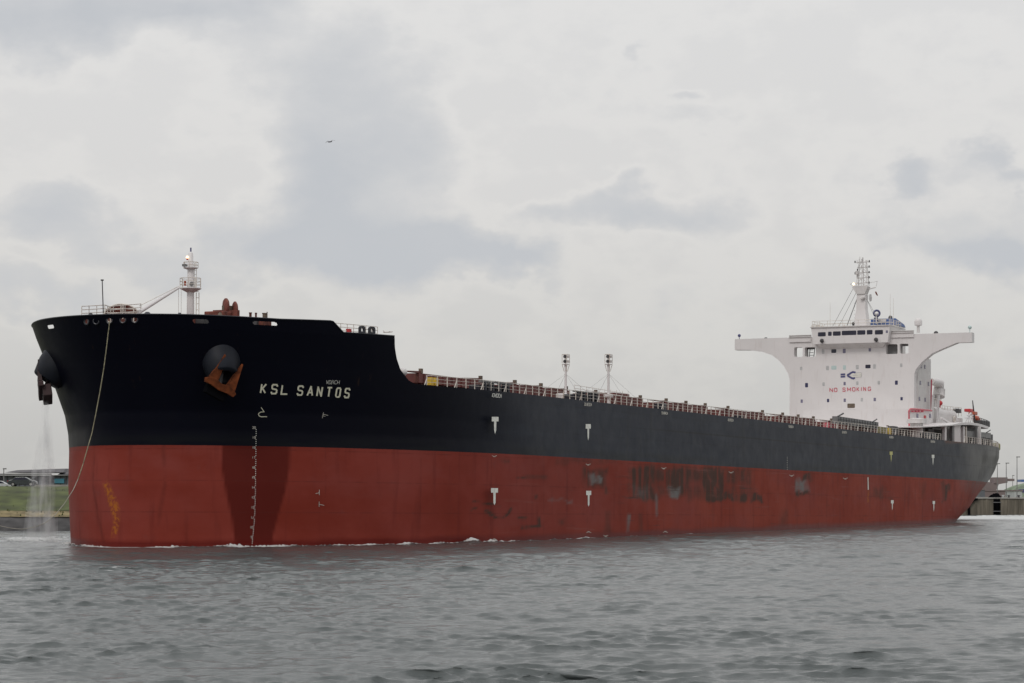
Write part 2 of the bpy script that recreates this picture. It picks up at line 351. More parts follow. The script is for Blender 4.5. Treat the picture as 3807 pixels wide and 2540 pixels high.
def hullmesh():
    V = []; Fc = []; wear_and_light = []
    def addgrid(u, b, z, mask=None, side=1):
        k = len(V_l[0]); n, m = u.shape
        V_l[0] = np.vstack([V_l[0], np.stack([u.ravel(), (-b * side).ravel(), z.ravel()], 1)]) if k else np.stack([u.ravel(), (-b * side).ravel(), z.ravel()], 1)
        i, j = np.meshgrid(np.arange(n - 1), np.arange(m - 1), indexing='ij')
        a = k + i * m + j; q = np.stack([a, a + m, a + m + 1, a + 1], -1)
        if side < 0: q = q[..., ::-1]
        if mask is not None: q = q[~mask]
        F_l.append(q.reshape(-1, 4))
    V_l = [np.zeros((0, 3))]; F_l = []
    def flat(u, b, z):          # faces squeezed to nothing along the sheer line
        P_ = np.stack([u, b, z], -1); d1 = P_[1:, 1:] - P_[:-1, :-1]; d2 = P_[:-1, 1:] - P_[1:, :-1]
        return np.linalg.norm(np.cross(d1, d2), axis=-1) < 2e-5
    for side in (1, -1):
        addgrid(uu, bb, zz, None, side)
        for (za, zb, n) in ((DK, hz0, 30), (hz0, hz1, 18), (hz1, 22.14, 3)):
            sr = s_up if za < hz0 else np.unique(np.concatenate([s_up, np.linspace(0, solve_s(brk[0][0] + 2, 22), 1100)]))
            z2 = np.repeat(np.linspace(za, zb, n + 1)[None], len(sr), 0); s2 = np.repeat(sr[:, None], n + 1, 1)
            u2, b2 = col_u(s2, z2); zc2 = np.minimum(z2, ztop(u2)); cl = zc2 < z2 - 1e-9
            b2 = np.where(cl, halfb(u2, zc2), b2); mask = flat(u2, b2, zc2)
            if za == hz0:
                sc_ = (s2[:-1, :-1] + s2[1:, 1:]) / 2; zc = (z2[:-1, :-1] + z2[1:, 1:]) / 2
                for (s0, s1, hzc, hh, kind, p, sd_) in HOLES:
                    if kind == 'o' and sd_ != side: continue
                    if sd_ != side: continue
                    a_ = (sc_ - (s0 + s1) / 2) / max((s1 - s0) / 2, 1e-6); b_ = (zc - hzc) / (hh / 2)
                    mask |= ((a_ ** 2 + b_ ** 2) < 1) if kind == 'o' else ((np.abs(a_) ** 6 + np.abs(b_) ** 4) < 1)
            addgrid(u2, b2, zc2, mask, side)
    V = V_l[0]; Q = np.vstack(F_l)
    return V, Q
V, Q = hullmesh()
me = bpy.data.meshes.new('hull')
me.vertices.add(len(V)); me.vertices.foreach_set('co', V.ravel())
me.loops.add(len(Q) * 4); me.loops.foreach_set('vertex_index', Q.ravel().astype(np.int32))
me.polygons.add(len(Q)); me.polygons.foreach_set('loop_start', np.arange(0, len(Q) * 4, 4, dtype=np.int32)); me.polygons.foreach_set('loop_total', np.full(len(Q), 4, np.int32))
me.polygons.foreach_set('use_smooth', np.ones(len(Q), bool)); me.update(calc_edges=True)
# wear map: scraped, patched or rusty paint, and a reflection painted in at the stern
pxx, pyy = proj(V[:, 0], V[:, 1], V[:, 2])
def wob(a, b, k, o): return np.sin(a * k + 2.1 * np.sin(b * k * .8 + o)) + .6 * np.sin(b * k * 2.3 + 1.7 * np.sin(a * k * 1.9 + o * 2)) + .35 * np.sin(a * k * 5.1 + b * k * 3.7 + o)
ok_px = (pxx, pyy); wpx = (pxx + 7 * wob(V[:, 0], V[:, 2], .45, 1.), pyy + 5 * wob(V[:, 2], V[:, 0], .7, 2.))
port = (V[:, 1] < .01) | ((V[:, 0] < -22) & (V[:, 1] < 16))
def pin(poly, soft=6.0):
    x, y = pxx, pyy; ins = np.zeros(len(x), bool); d = np.full(len(x), 1e9); n = len(poly)
    for i in range(n):
        x1, y1 = poly[i]; x2, y2 = poly[(i + 1) % n]
        c = ((y1 > y) != (y2 > y)) & (x < (x2 - x1) * (y - y1) / (y2 - y1 + 1e-9) + x1); ins ^= c
        t = np.clip(((x - x1) * (x2 - x1) + (y - y1) * (y2 - y1)) / ((x2 - x1) ** 2 + (y2 - y1) ** 2 + 1e-9), 0, 1)
        d = np.minimum(d, np.hypot(x - x1 - t * (x2 - x1), y - y1 - t * (y2 - y1)))
    return np.clip(.5 + np.where(ins, d, -d) / soft, 0, 1) * port
def line(pts, wd):
    x, y = ok_px; wd = wd + 1.2; d = np.full(len(x), 1e9)
    for (x1, y1), (x2, y2) in zip(pts[:-1], pts[1:]):
        t = np.clip(((x - x1) * (x2 - x1) + (y - y1) * (y2 - y1)) / ((x2 - x1) ** 2 + (y2 - y1) ** 2 + 1e-9), 0, 1)
        d = np.minimum(d, np.hypot(x - x1 - t * (x2 - x1), y - y1 - t * (y2 - y1)))
    return np.clip(1.3 - d / wd, 0, 1) * port
def rect(x0, y0, x1, y1, soft=14): return pin([(x0, y0), (x1, y0), (x1, y1), (x0, y1)], soft)
pxx, pyy = ok_px
bow_patch = pin([(828, 1640), (824, 1740), (840, 1830), (862, 1930), (880, 2060), (1010, 2060), (1014, 1995), (1034, 1917), (1060, 1829), (1076, 1740), (1080, 1640)], 9)  # darker red area on the bow plating
pxx, pyy = wpx
dark = np.maximum.reduce([rect(2345, 1735, 2440, 1805, 20), rect(2338, 1795, 2440, 1856, 14), rect(2480, 1740, 2565, 1840, 22), rect(2612, 1738, 2690, 1850, 18), rect(2430, 1738, 2620, 1790, 30) * .75, rect(2440, 1800, 2490, 1850, 30) * .6, rect(2560, 1800, 2620, 1858, 30) * .5, rect(2690, 1800, 2790, 1845, 30) * .5, rect(3420, 1800, 3440, 1850, 20) * .4, rect(2900, 1900, 2935, 1955, 20) * .4, rect(2690, 1745, 2790, 1800, 22) * .7,
    rect(2610, 1834, 2775, 1862, 10), rect(2790, 1838, 2842, 1868, 10), rect(2170, 1740, 2260, 1812, 16) * .7, rect(2256, 1800, 2266, 1832, 6), rect(3500, 1796, 3540, 1822, 8), rect(3497, 1820, 3525, 1862, 8),
    rect(2990, 1755, 3018, 1785, 9), rect(2965, 1825, 3000, 1840, 5), rect(3240, 1815, 3300, 1850, 20) * .5, rect(2060, 1700, 2300, 1725, 12) * .35, rect(1860, 1700, 1900, 1716, 9) * .5,
    line([(1925, 1778), (1960, 1773), (2030, 1775)], 4) * .8, line([(1762, 1865), (1810, 1872), (1862, 1880)], 2.5), line([(1810, 1902), (1840, 1922), (1868, 1926), (1888, 1912), (1900, 1892)], 4),
    line([(1808, 1900), (1822, 1910)], 7), line([(1940, 1962), (2008, 1957)], 4), line([(2004, 1928), (2006, 1958)], 5), line([(1928, 1926), (1955, 1927)], 4), line([(1750, 1895), (1772, 1890)], 3), rect(2080, 1930, 2098, 1948, 8) * .7,
    line([(1993, 1855), (1994, 1840)], 3), line([(2380, 1915), (2384, 1980)], 7) * .5, rect(2250, 1900, 2268, 1985, 10) * .4])
gry = np.maximum.reduce([rect(2186, 1758, 2212, 1800, 8) * .8, rect(2208, 1768, 2236, 1798, 8), rect(2488, 1812, 2518, 1852, 10), rect(2962, 1782, 3010, 1826, 10), rect(2326, 1912, 2346, 1980, 9) * .7,
    line([(2440, 1836), (2442, 1915)], 4) * .7, rect(2045, 1858, 2120, 1868, 8) * .5, rect(2345, 1812, 2420, 1852, 22) * .35, pin([(3600, 1650), (3650, 1660), (3720, 1660), (3716, 1760), (3690, 1760), (3640, 1800), (3600, 1800)], 90) * .95,
    rect(268, 1590, 330, 1670, 30) * .2, rect(3668, 1655, 3730, 1800, 40)])  # stern polygon and last rectangle: pale reflection painted into the plating
pxx, pyy = ok_px
orng = np.maximum.reduce([pin([(383, 1797), (398, 1790), (425, 1840), (446, 1895), (442, 1950), (430, 1994), (414, 1998), (424, 1930), (404, 1870)], 8), rect(3225, 1822, 3230, 1866, 3), line([(3640, 1640), (3520, 1640)], 8) * .4])
att = me.color_attributes.new('wear_and_light', 'FLOAT_COLOR', 'POINT')
att.data.foreach_set('color', np.stack([dark, gry, orng, bow_patch], 1).astype(np.float32).ravel())
hull = bpy.data.objects.new('hull', me); C.objects.link(hull); hull.parent = ship
hm = bpy.data.materials.new('hull_paint'); hm.use_nodes = True; me.materials.append(hm)
n_, l_ = hm.node_tree.nodes, hm.node_tree.links
def nd(t, **k):
    x = n_.new(t)
    for a, b in k.items(): setattr(x, a, b)
    return x
def mt(op, a, b=None, clamp=False):
    x = nd('ShaderNodeMath', operation=op, use_clamp=clamp)
    for i, v in enumerate((a, b)):
        if v is None: continue
        if isinstance(v, (int, float)): x.inputs[i].default_value = v
        else: l_.new(v, x.inputs[i])
    return x.outputs[0]
def mx(f, a, b):
    x = nd('ShaderNodeMixRGB')
    for i, v in enumerate((f, a, b)):
        if isinstance(v, (int, float)): x.inputs[i].default_value = v
        elif isinstance(v, tuple): x.inputs[i].default_value = (*v, 1)
        else: l_.new(v, x.inputs[i])
    return x.outputs[0]
tco = nd('ShaderNodeTexCoord'); so = nd('ShaderNodeSeparateXYZ'); l_.new(tco.outputs['Object'], so.inputs[0])
def nz(scale, detail=6, st=(1, 1, 1), rough=.55):
    m_ = nd('ShaderNodeMapping'); m_.inputs['Scale'].default_value = st; l_.new(tco.outputs['Object'], m_.inputs[0])
    x = nd('ShaderNodeTexNoise'); x.inputs['Scale'].default_value = scale; x.inputs['Detail'].default_value = detail; x.inputs['Roughness'].default_value = rough
    l_.new(m_.outputs[0], x.inputs[0]); return x.outputs[0]
def sstep(v, a, b):
    x = nd('ShaderNodeMapRange', interpolation_type='SMOOTHSTEP'); x.inputs[1].default_value = a; x.inputs[2].default_value = b; l_.new(v, x.inputs[0]); return x.outputs[0]
n_big = nz(.10, 5, (1, 1, 1.5)); n_mid = nz(.55, 7); n_str = nz(.9, 6, (1.0, 1.0, .12)); n_hor = nz(.5, 5, (.16, .16, 1.6)); n_fine = nz(3.0, 8)
at_ = nd('ShaderNodeAttribute', attribute_name='wear_and_light'); asep = nd('ShaderNodeSeparateColor'); l_.new(at_.outputs['Color'], asep.inputs[0])
# red antifouling
red = mx(sstep(n_big, .3, .7), (.175, .024, .014), (.225, .041, .030))
red = mx(mt('MULTIPLY', sstep(so.outputs[0], 0, 70), .75), red, mx(sstep(n_big, .3, .7), (.230, .031, .014), (.275, .050, .027)))
red = mx(mt('MULTIPLY', sstep(nz(.07, 6, (.7, 1, 1.6), .6), .48, .68), .55), red, (.215, .050, .042))
red = mx(mt('MULTIPLY', sstep(n_str, .52, .75), .5), red, (.115, .018, .014))
red = mx(mt('MULTIPLY', sstep(n_hor, .5, .78), .35), red, (.205, .040, .032))
red = mx(mt('MULTIPLY', sstep(n_mid, .6, .8), .35), red, (.15, .05, .045))
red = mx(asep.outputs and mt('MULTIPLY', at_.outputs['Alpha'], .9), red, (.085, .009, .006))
dm = mt('MULTIPLY', asep.outputs[0], mt('ADD', mt('MULTIPLY', mt('MULTIPLY', sstep(n_str, .32, .55), sstep(n_mid, .25, .5)), .75), .38), True)
red = mx(mt('MULTIPLY', dm, .88), red, (.048, .034, .026))
red = mx(mt('MULTIPLY', asep.outputs[1], mt('ADD', mt('MULTIPLY', sstep(n_mid, .35, .6), .6), .35), True), red, (.165, .16, .155))
# black topsides: fresh at the bow, weathered along the side
aft = sstep(so.outputs[0], -14, 22)
blk = mx(aft, (.0025, .0028, .0075), (.012, .016, .028))
blk = mx(mt('MULTIPLY', mt('MULTIPLY', sstep(n_hor, .45, .75), .55), aft), blk, (.022, .029, .044))
blk = mx(mt('MULTIPLY', mt('MULTIPLY', sstep(n_str, .5, .75), .6), aft), blk, (.008, .010, .014))
blk = mx(mt('MULTIPLY', mt('MULTIPLY', sstep(nz(.05, 6, (.6, 1, 2.5), .65), .5, .66), .6), aft), blk, (.006, .010, .022))
blk = mx(mt('MULTIPLY', sstep(mt('ABSOLUTE', mt('SUBTRACT', so.outputs[2], 13.75)), .16, .03), mt('MULTIPLY', sstep(so.outputs[0], 30, 60), .85)), blk, (.006, .006, .008))
blk = mx(mt('MULTIPLY', mt('MULTIPLY', sstep(mt('SUBTRACT', so.outputs[2], 9.65), 1.5, .3), sstep(n_hor, .4, .6)), .75), blk, (.007, .008, .010))
blk = mx(mt('MULTIPLY', asep.outputs[1], .75), blk, (.17, .165, .155))  # grey patches, and the reflection painted at the stern
blk = mx(mt('MULTIPLY', mt('MULTIPLY', asep.outputs[1], sstep(n_big, .52, .62)), .8), blk, (.03, .028, .028))
scr = mt('MULTIPLY', sstep(nz(1.1, 7, (.10, .1, 2.2), .65), .60, .70), sstep(nz(.06, 3), .42, .6))
red = mx(mt('MULTIPLY', mt('MULTIPLY', scr, sstep(so.outputs[0], 5, 50)), .75), red, (.05, .035, .030))
pale = mt('MULTIPLY', sstep(nz(.8, 7, (.09, .1, 1.9), .6), .60, .72), sstep(so.outputs[0], -30, 40))
red = mx(mt('MULTIPLY', pale, .40), red, (.235, .095, .08))
def seam(v, per, wd):
    fr_ = mt('ABSOLUTE', mt('SUBTRACT', mt('FRACT', mt('DIVIDE', v, per)), .5)); return sstep(fr_, .5 - wd / per, .5)
sm = mt('MAXIMUM', seam(so.outputs[0], 12.4, .14), seam(so.outputs[2], 3.1, .10))
red = mx(mt('MULTIPLY', sm, mt('MULTIPLY', sstep(n_mid, .35, .6), .4)), red, (.085, .018, .014))
blk = mx(mt('MULTIPLY', sm, mt('MULTIPLY', sstep(n_mid, .35, .6), mt('ADD', .12, mt('MULTIPLY', aft, .35)))), blk, (.006, .006, .008))
run = mt('MULTIPLY', sstep(nz(1.6, 5, (1, 1, .05)), .66, .78), sstep(so.outputs[2], 9, 16))
blk = mx(mt('MULTIPLY', run, .30), blk, (.06, .032, .018))
line_z = mt('SUBTRACT', so.outputs[2], mt('ADD', 9.65, mt('MULTIPLY', mt('SUBTRACT', n_fine, .5), .05)))
colr = mx(sstep(line_z, -.01, .01), red, blk)
colr = mx(mt('MULTIPLY', asep.outputs[2], mt('MULTIPLY', mt('ADD', sstep(n_fine, .40, .58), .12), .8), True), colr, (.36, .115, .018))
# wet, weedy plating just above the waterline
hgt = mt('SUBTRACT', so.outputs[2], mt('MULTIPLY', so.outputs[0], .0105))
wet = sstep(mt('ADD', hgt, mt('MULTIPLY', mt('SUBTRACT', n_hor, .5), 1.0)), 1.0, .25)
colr = mx(mt('MULTIPLY', wet, .75), colr, (.085, .006, .005))
bs = n_['Principled BSDF']; l_.new(colr, bs.inputs['Base Color'])
rg = mt('ADD', mt('MULTIPLY', n_mid, .2), mt('ADD', .34, mt('MULTIPLY', sstep(line_z, .01, -.01), .16))); l_.new(mt('SUBTRACT', rg, mt('MULTIPLY', wet, .25)), bs.inputs['Roughness'])
l_.new(mt('ADD', .10, mt('MULTIPLY', mt('MULTIPLY', aft, sstep(line_z, -.01, .01)), .07)), bs.inputs['Specular IOR Level'])
bmp = nd('ShaderNodeBump'); bmp.inputs['Strength'].default_value = .35; bmp.inputs['Distance'].default_value = .12
l_.new(mt('ADD', nz(.35, 2), mt('MULTIPLY', n_mid, .3)), bmp.inputs['Height']); l_.new(bmp.outputs[0], bs.inputs['Normal'])

# transom, decks
tz = np.linspace(6.6, DK, 20); tb = MB()
hbv = [float(halfb(US - .001, z)) for z in tz]
tb.add([(US, -b, z) for b, z in zip(hbv, tz)] + [(US, b, z) for b, z in zip(hbv, tz)], [(i, i + 1, 20 + i + 1, 20 + i) for i in range(19)])
o = tb.build('transom', hm, ship)
def deckpoly(zd, u0, u1, inset=.05):
    us_ = np.concatenate([np.linspace(u0, u0 + 40, 90), np.linspace(u0 + 40.5, u1, 80)]) if u1 - u0 > 60 else np.linspace(u0, u1, 80)
    hb = np.maximum(halfb(us_, np.full_like(us_, zd)) - inset, .01)
    n = len(us_); mb = MB()
    mb.add([(u, -b, zd) for u, b in zip(us_, hb)] + [(u, b, zd) for u, b in zip(us_, hb)], [(i, i + 1, n + i + 1, n + i) for i in range(n - 1)]); return mb
deckpoly(DK - .03, itp(DK, nose_t) + .3, US - .05).build('main_deck', M['deck'], ship)
deckpoly(20.3, itp(20.3, nose_t) + .2, ub - .1).build('forecastle_deck', M['deck'], ship)
fb = MB(); hbf = float(halfb(ub, 16.4)) - .3; fb.box(ub - .3, -hbf + .2, DK, ub - .15, hbf - .2, 20.28); fb.build('forecastle_bulkhead', M['white2'], ship)
# bulwark capping rail
cap = MB(); pts = []
for s_ in np.linspace(0, solve_s(-34, 22), 60):
    u_, b_ = col_u(np.array(s_), np.array(22.06)); t = float(ztop(u_)); pts.append((float(u_), -float(halfb(u_, t)) if s_ > 0 else 0, t))
pts += [(u_, -float(halfb(u_, float(ztop(u_)))), float(ztop(u_))) for u_ in np.linspace(-33.8, ub - .02, 40)]
cap.path([(p[0], -p[1], p[2]) for p in pts[:0:-1]] + pts, .06, 5); cap.build('bulwark_rail', M['black'], ship)
# rims of the round fairleads
for (s0, s1, hzc, hh, kind, p, sd_) in HOLES:
    if kind == 'o':
        u_, b_ = col_u(np.array(max(0, (s0 + s1) / 2)), np.array(hzc)); b_ = b_ * sd_; db = float(halfb(float(u_) + .2, hzc) - halfb(float(u_) - .2, hzc)) / .4
        fr = MB(); fr.torus((float(u_), -float(b_), hzc), (-max(-9, min(9, db)), -sd_, 0), hh / 2 + .04, .08); fr.build('fairlead', M['black'], ship, True)

# ------------------------------------------------------------------ painted marks: strokes laid on the plating
FONT = {'K': [[(0, 0), (0, 1)], [(0, .35), (.95, 1)], [(.28, .52), (1, 0)]], 'S': [[(1, .78), (1, .88), (.85, 1), (.15, 1), (0, .88), (0, .65), (.15, .54), (.85, .46), (1, .35), (1, .12), (.85, 0), (.15, 0), (0, .12), (0, .22)]],
    'L': [[(0, 1), (0, 0), (1, 0)]], 'A': [[(0, 0), (.5, 1), (1, 0)], [(.2, .33), (.8, .33)]], 'N': [[(0, 0), (0, 1), (1, 0), (1, 1)]], 'T': [[(0, 1), (1, 1)], [(.5, 1), (.5, 0)]],
    'O': [[(.2, 0), (0, .15), (0, .85), (.2, 1), (.8, 1), (1, .85), (1, .15), (.8, 0), (.2, 0)]], 'V': [[(0, 1), (.5, 0), (1, 1)]], 'D': [[(0, 0), (0, 1), (.7, 1), (1, .8), (1, .2), (.7, 0), (0, 0)]],
    '/': [[(0, -.15), (1, 1.15)]], '|': [[(.5, -.1), (.5, 1.1)]], '1': [[(.5, 0), (.5, 1)]], 'C': [[(1, .85), (.8, 1), (.2, 1), (0, .85), (0, .15), (.2, 0), (.8, 0), (1, .15)]], 'H': [[(0, 0), (0, 1)], [(1, 0), (1, 1)], [(0, .5), (1, .5)]],
    '2': [[(0, .8), (.2, 1), (.8, 1), (1, .8), (1, .6), (0, 0), (1, 0)]], '3': [[(0, 1), (1, 1), (.5, .58), (1, .4), (1, .15), (.8, 0), (0, 0)]], '4': [[(.75, 0), (.75, 1), (0, .3), (1, .3)]],
    '5': [[(1, 1), (0, 1), (0, .55), (.8, .55), (1, .4), (1, .15), (.8, 0), (0, 0)]], '6': [[(1, 1), (.2, 1), (0, .8), (0, 0), (1, 0), (1, .5), (0, .5)]], '7': [[(0, 1), (1, 1), (.4, 0)]],
    '8': [[(0, 0), (0, 1), (1, 1), (1, 0), (0, 0)], [(0, .5), (1, .5)]], '9': [[(1, .5), (0, .5), (0, 1), (1, 1), (1, 0), (0, 0)]], '0': [[(0, 0), (0, 1), (1, 1), (1, 0), (0, 0)]],
    'M': [[(0, 0), (0, 1), (.5, .3), (1, 1), (1, 0)]], 'I': [[(.5, 0), (.5, 1)]], 'G': [[(1, .85), (.8, 1), (.2, 1), (0, .85), (0, .15), (.2, 0), (.8, 0), (1, .15), (1, .45), (.55, .45)]]}
def strokes(mb, lines, width, mapf, step=4.0):    # lines in photo pixels, width in pixels; mapf(x, y, lift) -> point
    lift = 0
    for ln in lines:
        for i in range(len(ln) - 1):
            (x1, y1), (x2, y2) = ln[i], ln[i + 1]; L = math.hypot(x2 - x1, y2 - y1)
            if L < 1e-6: continue
            dx, dy = (x2 - x1) / L, (y2 - y1) / L; e_ = width * .38
            x1e, y1e, x2e, y2e = x1 - dx * e_ * (i > 0), y1 - dy * e_ * (i > 0), x2 + dx * e_ * (i < len(ln) - 2), y2 + dy * e_ * (i < len(ln) - 2)
            k = max(1, int(L / step)); vs = []; lift += .0015
            for j in range(k + 1):
                t = j / k; x = x1e + (x2e - x1e) * t; y = y1e + (y2e - y1e) * t
                for sgn in (-1, 1): vs.append(mapf(x - dy * width / 2 * sgn, y + dx * width / 2 * sgn, .035 + lift))
            mb.add(vs, [(2 * j, 2 * j + 1, 2 * j + 3, 2 * j + 2) for j in range(k)])
hmap = lambda x, y, l: hull_hit(x, y, l)
smap = lambda x, y, l: P(x, y, -B - l)
def word(mb, letters, width, mapf, tr):       # letters: (char, x0, x1, ybottom, ytop, slant) already in pixels
    for ch, x0, x1, yb, yt, sl in letters:
        strokes(mb, [[(x0 + fx * (x1 - x0) + sl * fy, yb + (yt - yb) * fy) for fx, fy in ln] for ln in FONT[ch]], width, mapf)
# the name
z3 = lambda x, y: (700 + x / 2.611, 1050 + y / 2.611)
for ch, a_, b_ in (('K', 700, 756), ('S', 803, 862), ('L', 900, 962), ('S', 1056, 1112), ('A', 1153, 1212), ('N', 1246, 1298), ('T', 1336, 1392), ('O', 1428, 1476), ('S', 1513, 1563)):
    mb = MB(); yb = 1072 + (a_ - 700) * .0535; yt = yb - 82
    (x0, y0), (x1, y1) = z3(a_, yb), z3(b_, yt)
    word(mb, [(ch, x0, x1 - (4 if ch != 'L' else 1), y0 + .5, y1 - 1, 5.0)], 5.8, hmap, None)
    mb.build('ship_name_letter', M['markn'], hull)
def label(txt, x0, x1, yb, yt, wd, mapf, slope=0, sl=0, name='hold_label', m='markd', prop=None):
    mb = MB(); n = len(txt); ws = [.35 if c in '1/|I' else (0.6 if c == ' ' else 1) for c in txt]; gap = .38; tot = sum(ws) + gap * (n - 1); x = x0; k = (x1 - x0) / tot
    for c, w_ in zip(txt, ws):
        if c != ' ': word(mb, [(c, x, x + w_ * k, yb + slope * (x - x0), yt + slope * (x - x0), sl)], wd, mapf, None)
        x += (w_ + gap) * k
    return mb.build(name, M[m], hull)
label('VD/1CH', 1211, 1260, 1427, 1414, 1.25, hmap, .02, 2.5, m='mark')
label('1CH/2CH', 1829, 1864, 1476, 1463, 1.4, smap, .08, 1, m='mark')
label('2CH/3CH', 2172, 2199, 1508, 1498, 1.7, smap, .08, 0)
label('3CH/4CH', 2459, 2482, 1540, 1531, 1.6, smap, .08, 0)
label('4CH/5CH', 2706, 2726, 1566, 1557, 1.5, smap, .08, 0)
label('5CH/6CH', 2932, 2949, 1590, 1582, 1.4, smap, .08, 0)
label('6CH/7CH', 3131, 3148, 1611, 1603, 1.3, smap, .08, 0)
label('7CH/8CH', 3306, 3321, 1629, 1622, 1.2, smap, .08, 0)
label('8CH/9CH', 3460, 3475, 1645, 1638, 1.2, hmap, .08, 0)
# bulbous bow symbol
mb = MB(); strokes(mb, [[z3(*p) for p in ((705, 1212), (735, 1256), (704, 1258), (686, 1268), (680, 1281), (686, 1296), (704, 1304), (762, 1304))]], 2.6, hmap); mb.build('bulb_symbol', M['markn'], hull)
mb = MB(); strokes(mb, [[z3(*p) for p in ((1311, 1262), (1299, 1318))], [z3(1308, 1280), z3(1355, 1291)], [z3(1304, 1296), z3(1328, 1300)]], 1.7, hmap); mb.build('tank_mark', M['markd'], hull)
z4 = lambda x, y: (700 + x / 2.611, 1500 + y / 2.611)
mb = MB(); strokes(mb, [[z4(1270, 838), z4(1270, 890)], [z4(1234, 876), z4(1268, 868)]], 1.7, hmap); mb.build('tank_mark', M['markd'], hull)
mb = MB(); strokes(mb, [[z4(1268, 952), z4(1268, 1004)], [z4(1270, 980), z4(1318, 990)]], 1.7, hmap); mb.build('tank_mark', M['markd'], hull)
# draught marks: metre figures and decimetre dots
def colx(y): return np.interp(y, [235, 900, 1106, 1203, 1300, 1368], [660, 652, 645, 637, 628, 620])
for i, num in enumerate(range(20, 8, -1)):
    y = 235 + i * 96.8; x = colx(y); mb = MB()
    for k, c in enumerate(str(num)):
        n = len(str(num)); xa = x - 38 + (k if n == 2 else 1) * 17
        xx, yb = z4(xa, y + 10); x2, yt = z4(xa + 13, y - 10); word(mb, [(c, xx, x2, yb, yt, 0)], 1.5, hmap, None)
    if num == 11: strokes(mb, [[z4(x - 38 + 6.5, y + 10), z4(x - 38 + 23.5, y + 10)]], 1.2, hmap)
    mb.build('draught_figure', M['markd'], hull)
    for d_ in range(1, 5):
        yy = y + d_ * 19.36
        if yy > 1366: break
        xd, yd = z4(colx(yy) - 2, yy); mb = MB(); strokes(mb, [[(xd - 1.4, yd), (xd + 1.4, yd)]], 2.4, hmap); mb.build('draught_dot', M['mark'], hull)
# tug push marks
def tug(x, w_, yt, yh, ys, yb, m, mapf, sw):
    mb = MB(); d_ = .04
    mb.add([mapf(x - w_ / 2, yt, d_), mapf(x + w_ / 2, yt, d_), mapf(x + w_ / 2, yh, d_), mapf(x - w_ / 2, yh, d_)], [(0, 1, 2, 3)])
    mb.add([mapf(x - sw / 2, yh, d_), mapf(x + sw / 2, yh, d_), mapf(x + sw * .42, ys, d_), mapf(x - .3, yb, d_), mapf(x - sw * .42, ys, d_)], [(0, 1, 2, 3, 4)])
    mb.build('tug_push_mark', M[m], hull)
tug(1841, 25, 1550, 1567, 1600, 1614, 'mark', smap, 9); tug(1838.5, 26, 1815, 1832, 1870, 1878, 'mark', smap, 9)
tug(2187, 19, 1577, 1594, 1626, 1638, 'mark', smap, 6.5); tug(2188.5, 19, 1825, 1841, 1876, 1884, 'mark', smap, 7)
tug(3313, 11, 1679, 1691, 1704, 1719, 'marky', smap, 4); tug(3468, 10, 1691, 1703, 1718, 1731, 'mark', hmap, 4)
tug(3316.5, 10, 1860, 1872, 1888, 1898, 'mark', hmap, 3.5); tug(3471, 9, 1863, 1874, 1890, 1903, 'mark', hmap, 3.5)
for (x, y, d_) in ((1838, 1696, 1), (2187, 1727, 1), (2468, 1741, 1), (2718, 1756, 1), (2943, 1768, 1), (3143, 1779, 1), (1838, 2006, -1), (2189, 1979, -1), (2252, 1992, 1), (2474, 1978, -1)):
    mb = MB(); strokes(mb, [[(x - 9, y - 2 * d_), (x - 2, y + 1.5 * d_), (x + 9, y - 2 * d_)], [(x - 4, y + 2.5 * d_), (x + 4, y + 2.5 * d_)]], 1.8, smap); mb.build('bulkhead_mark', M['markd'], hull)
mb = MB(); strokes(mb, [[(3227, 1775), (3228, 1821)]], 3.2, smap); mb.build('load_scale', M['mark'], hull)
for y in np.arange(1700, 1750, 6.5): mb = MB(); strokes(mb, [[(2925.5, y), (2928, y)]], 2, smap); mb.build('midship_mark', M['markd'], hull)

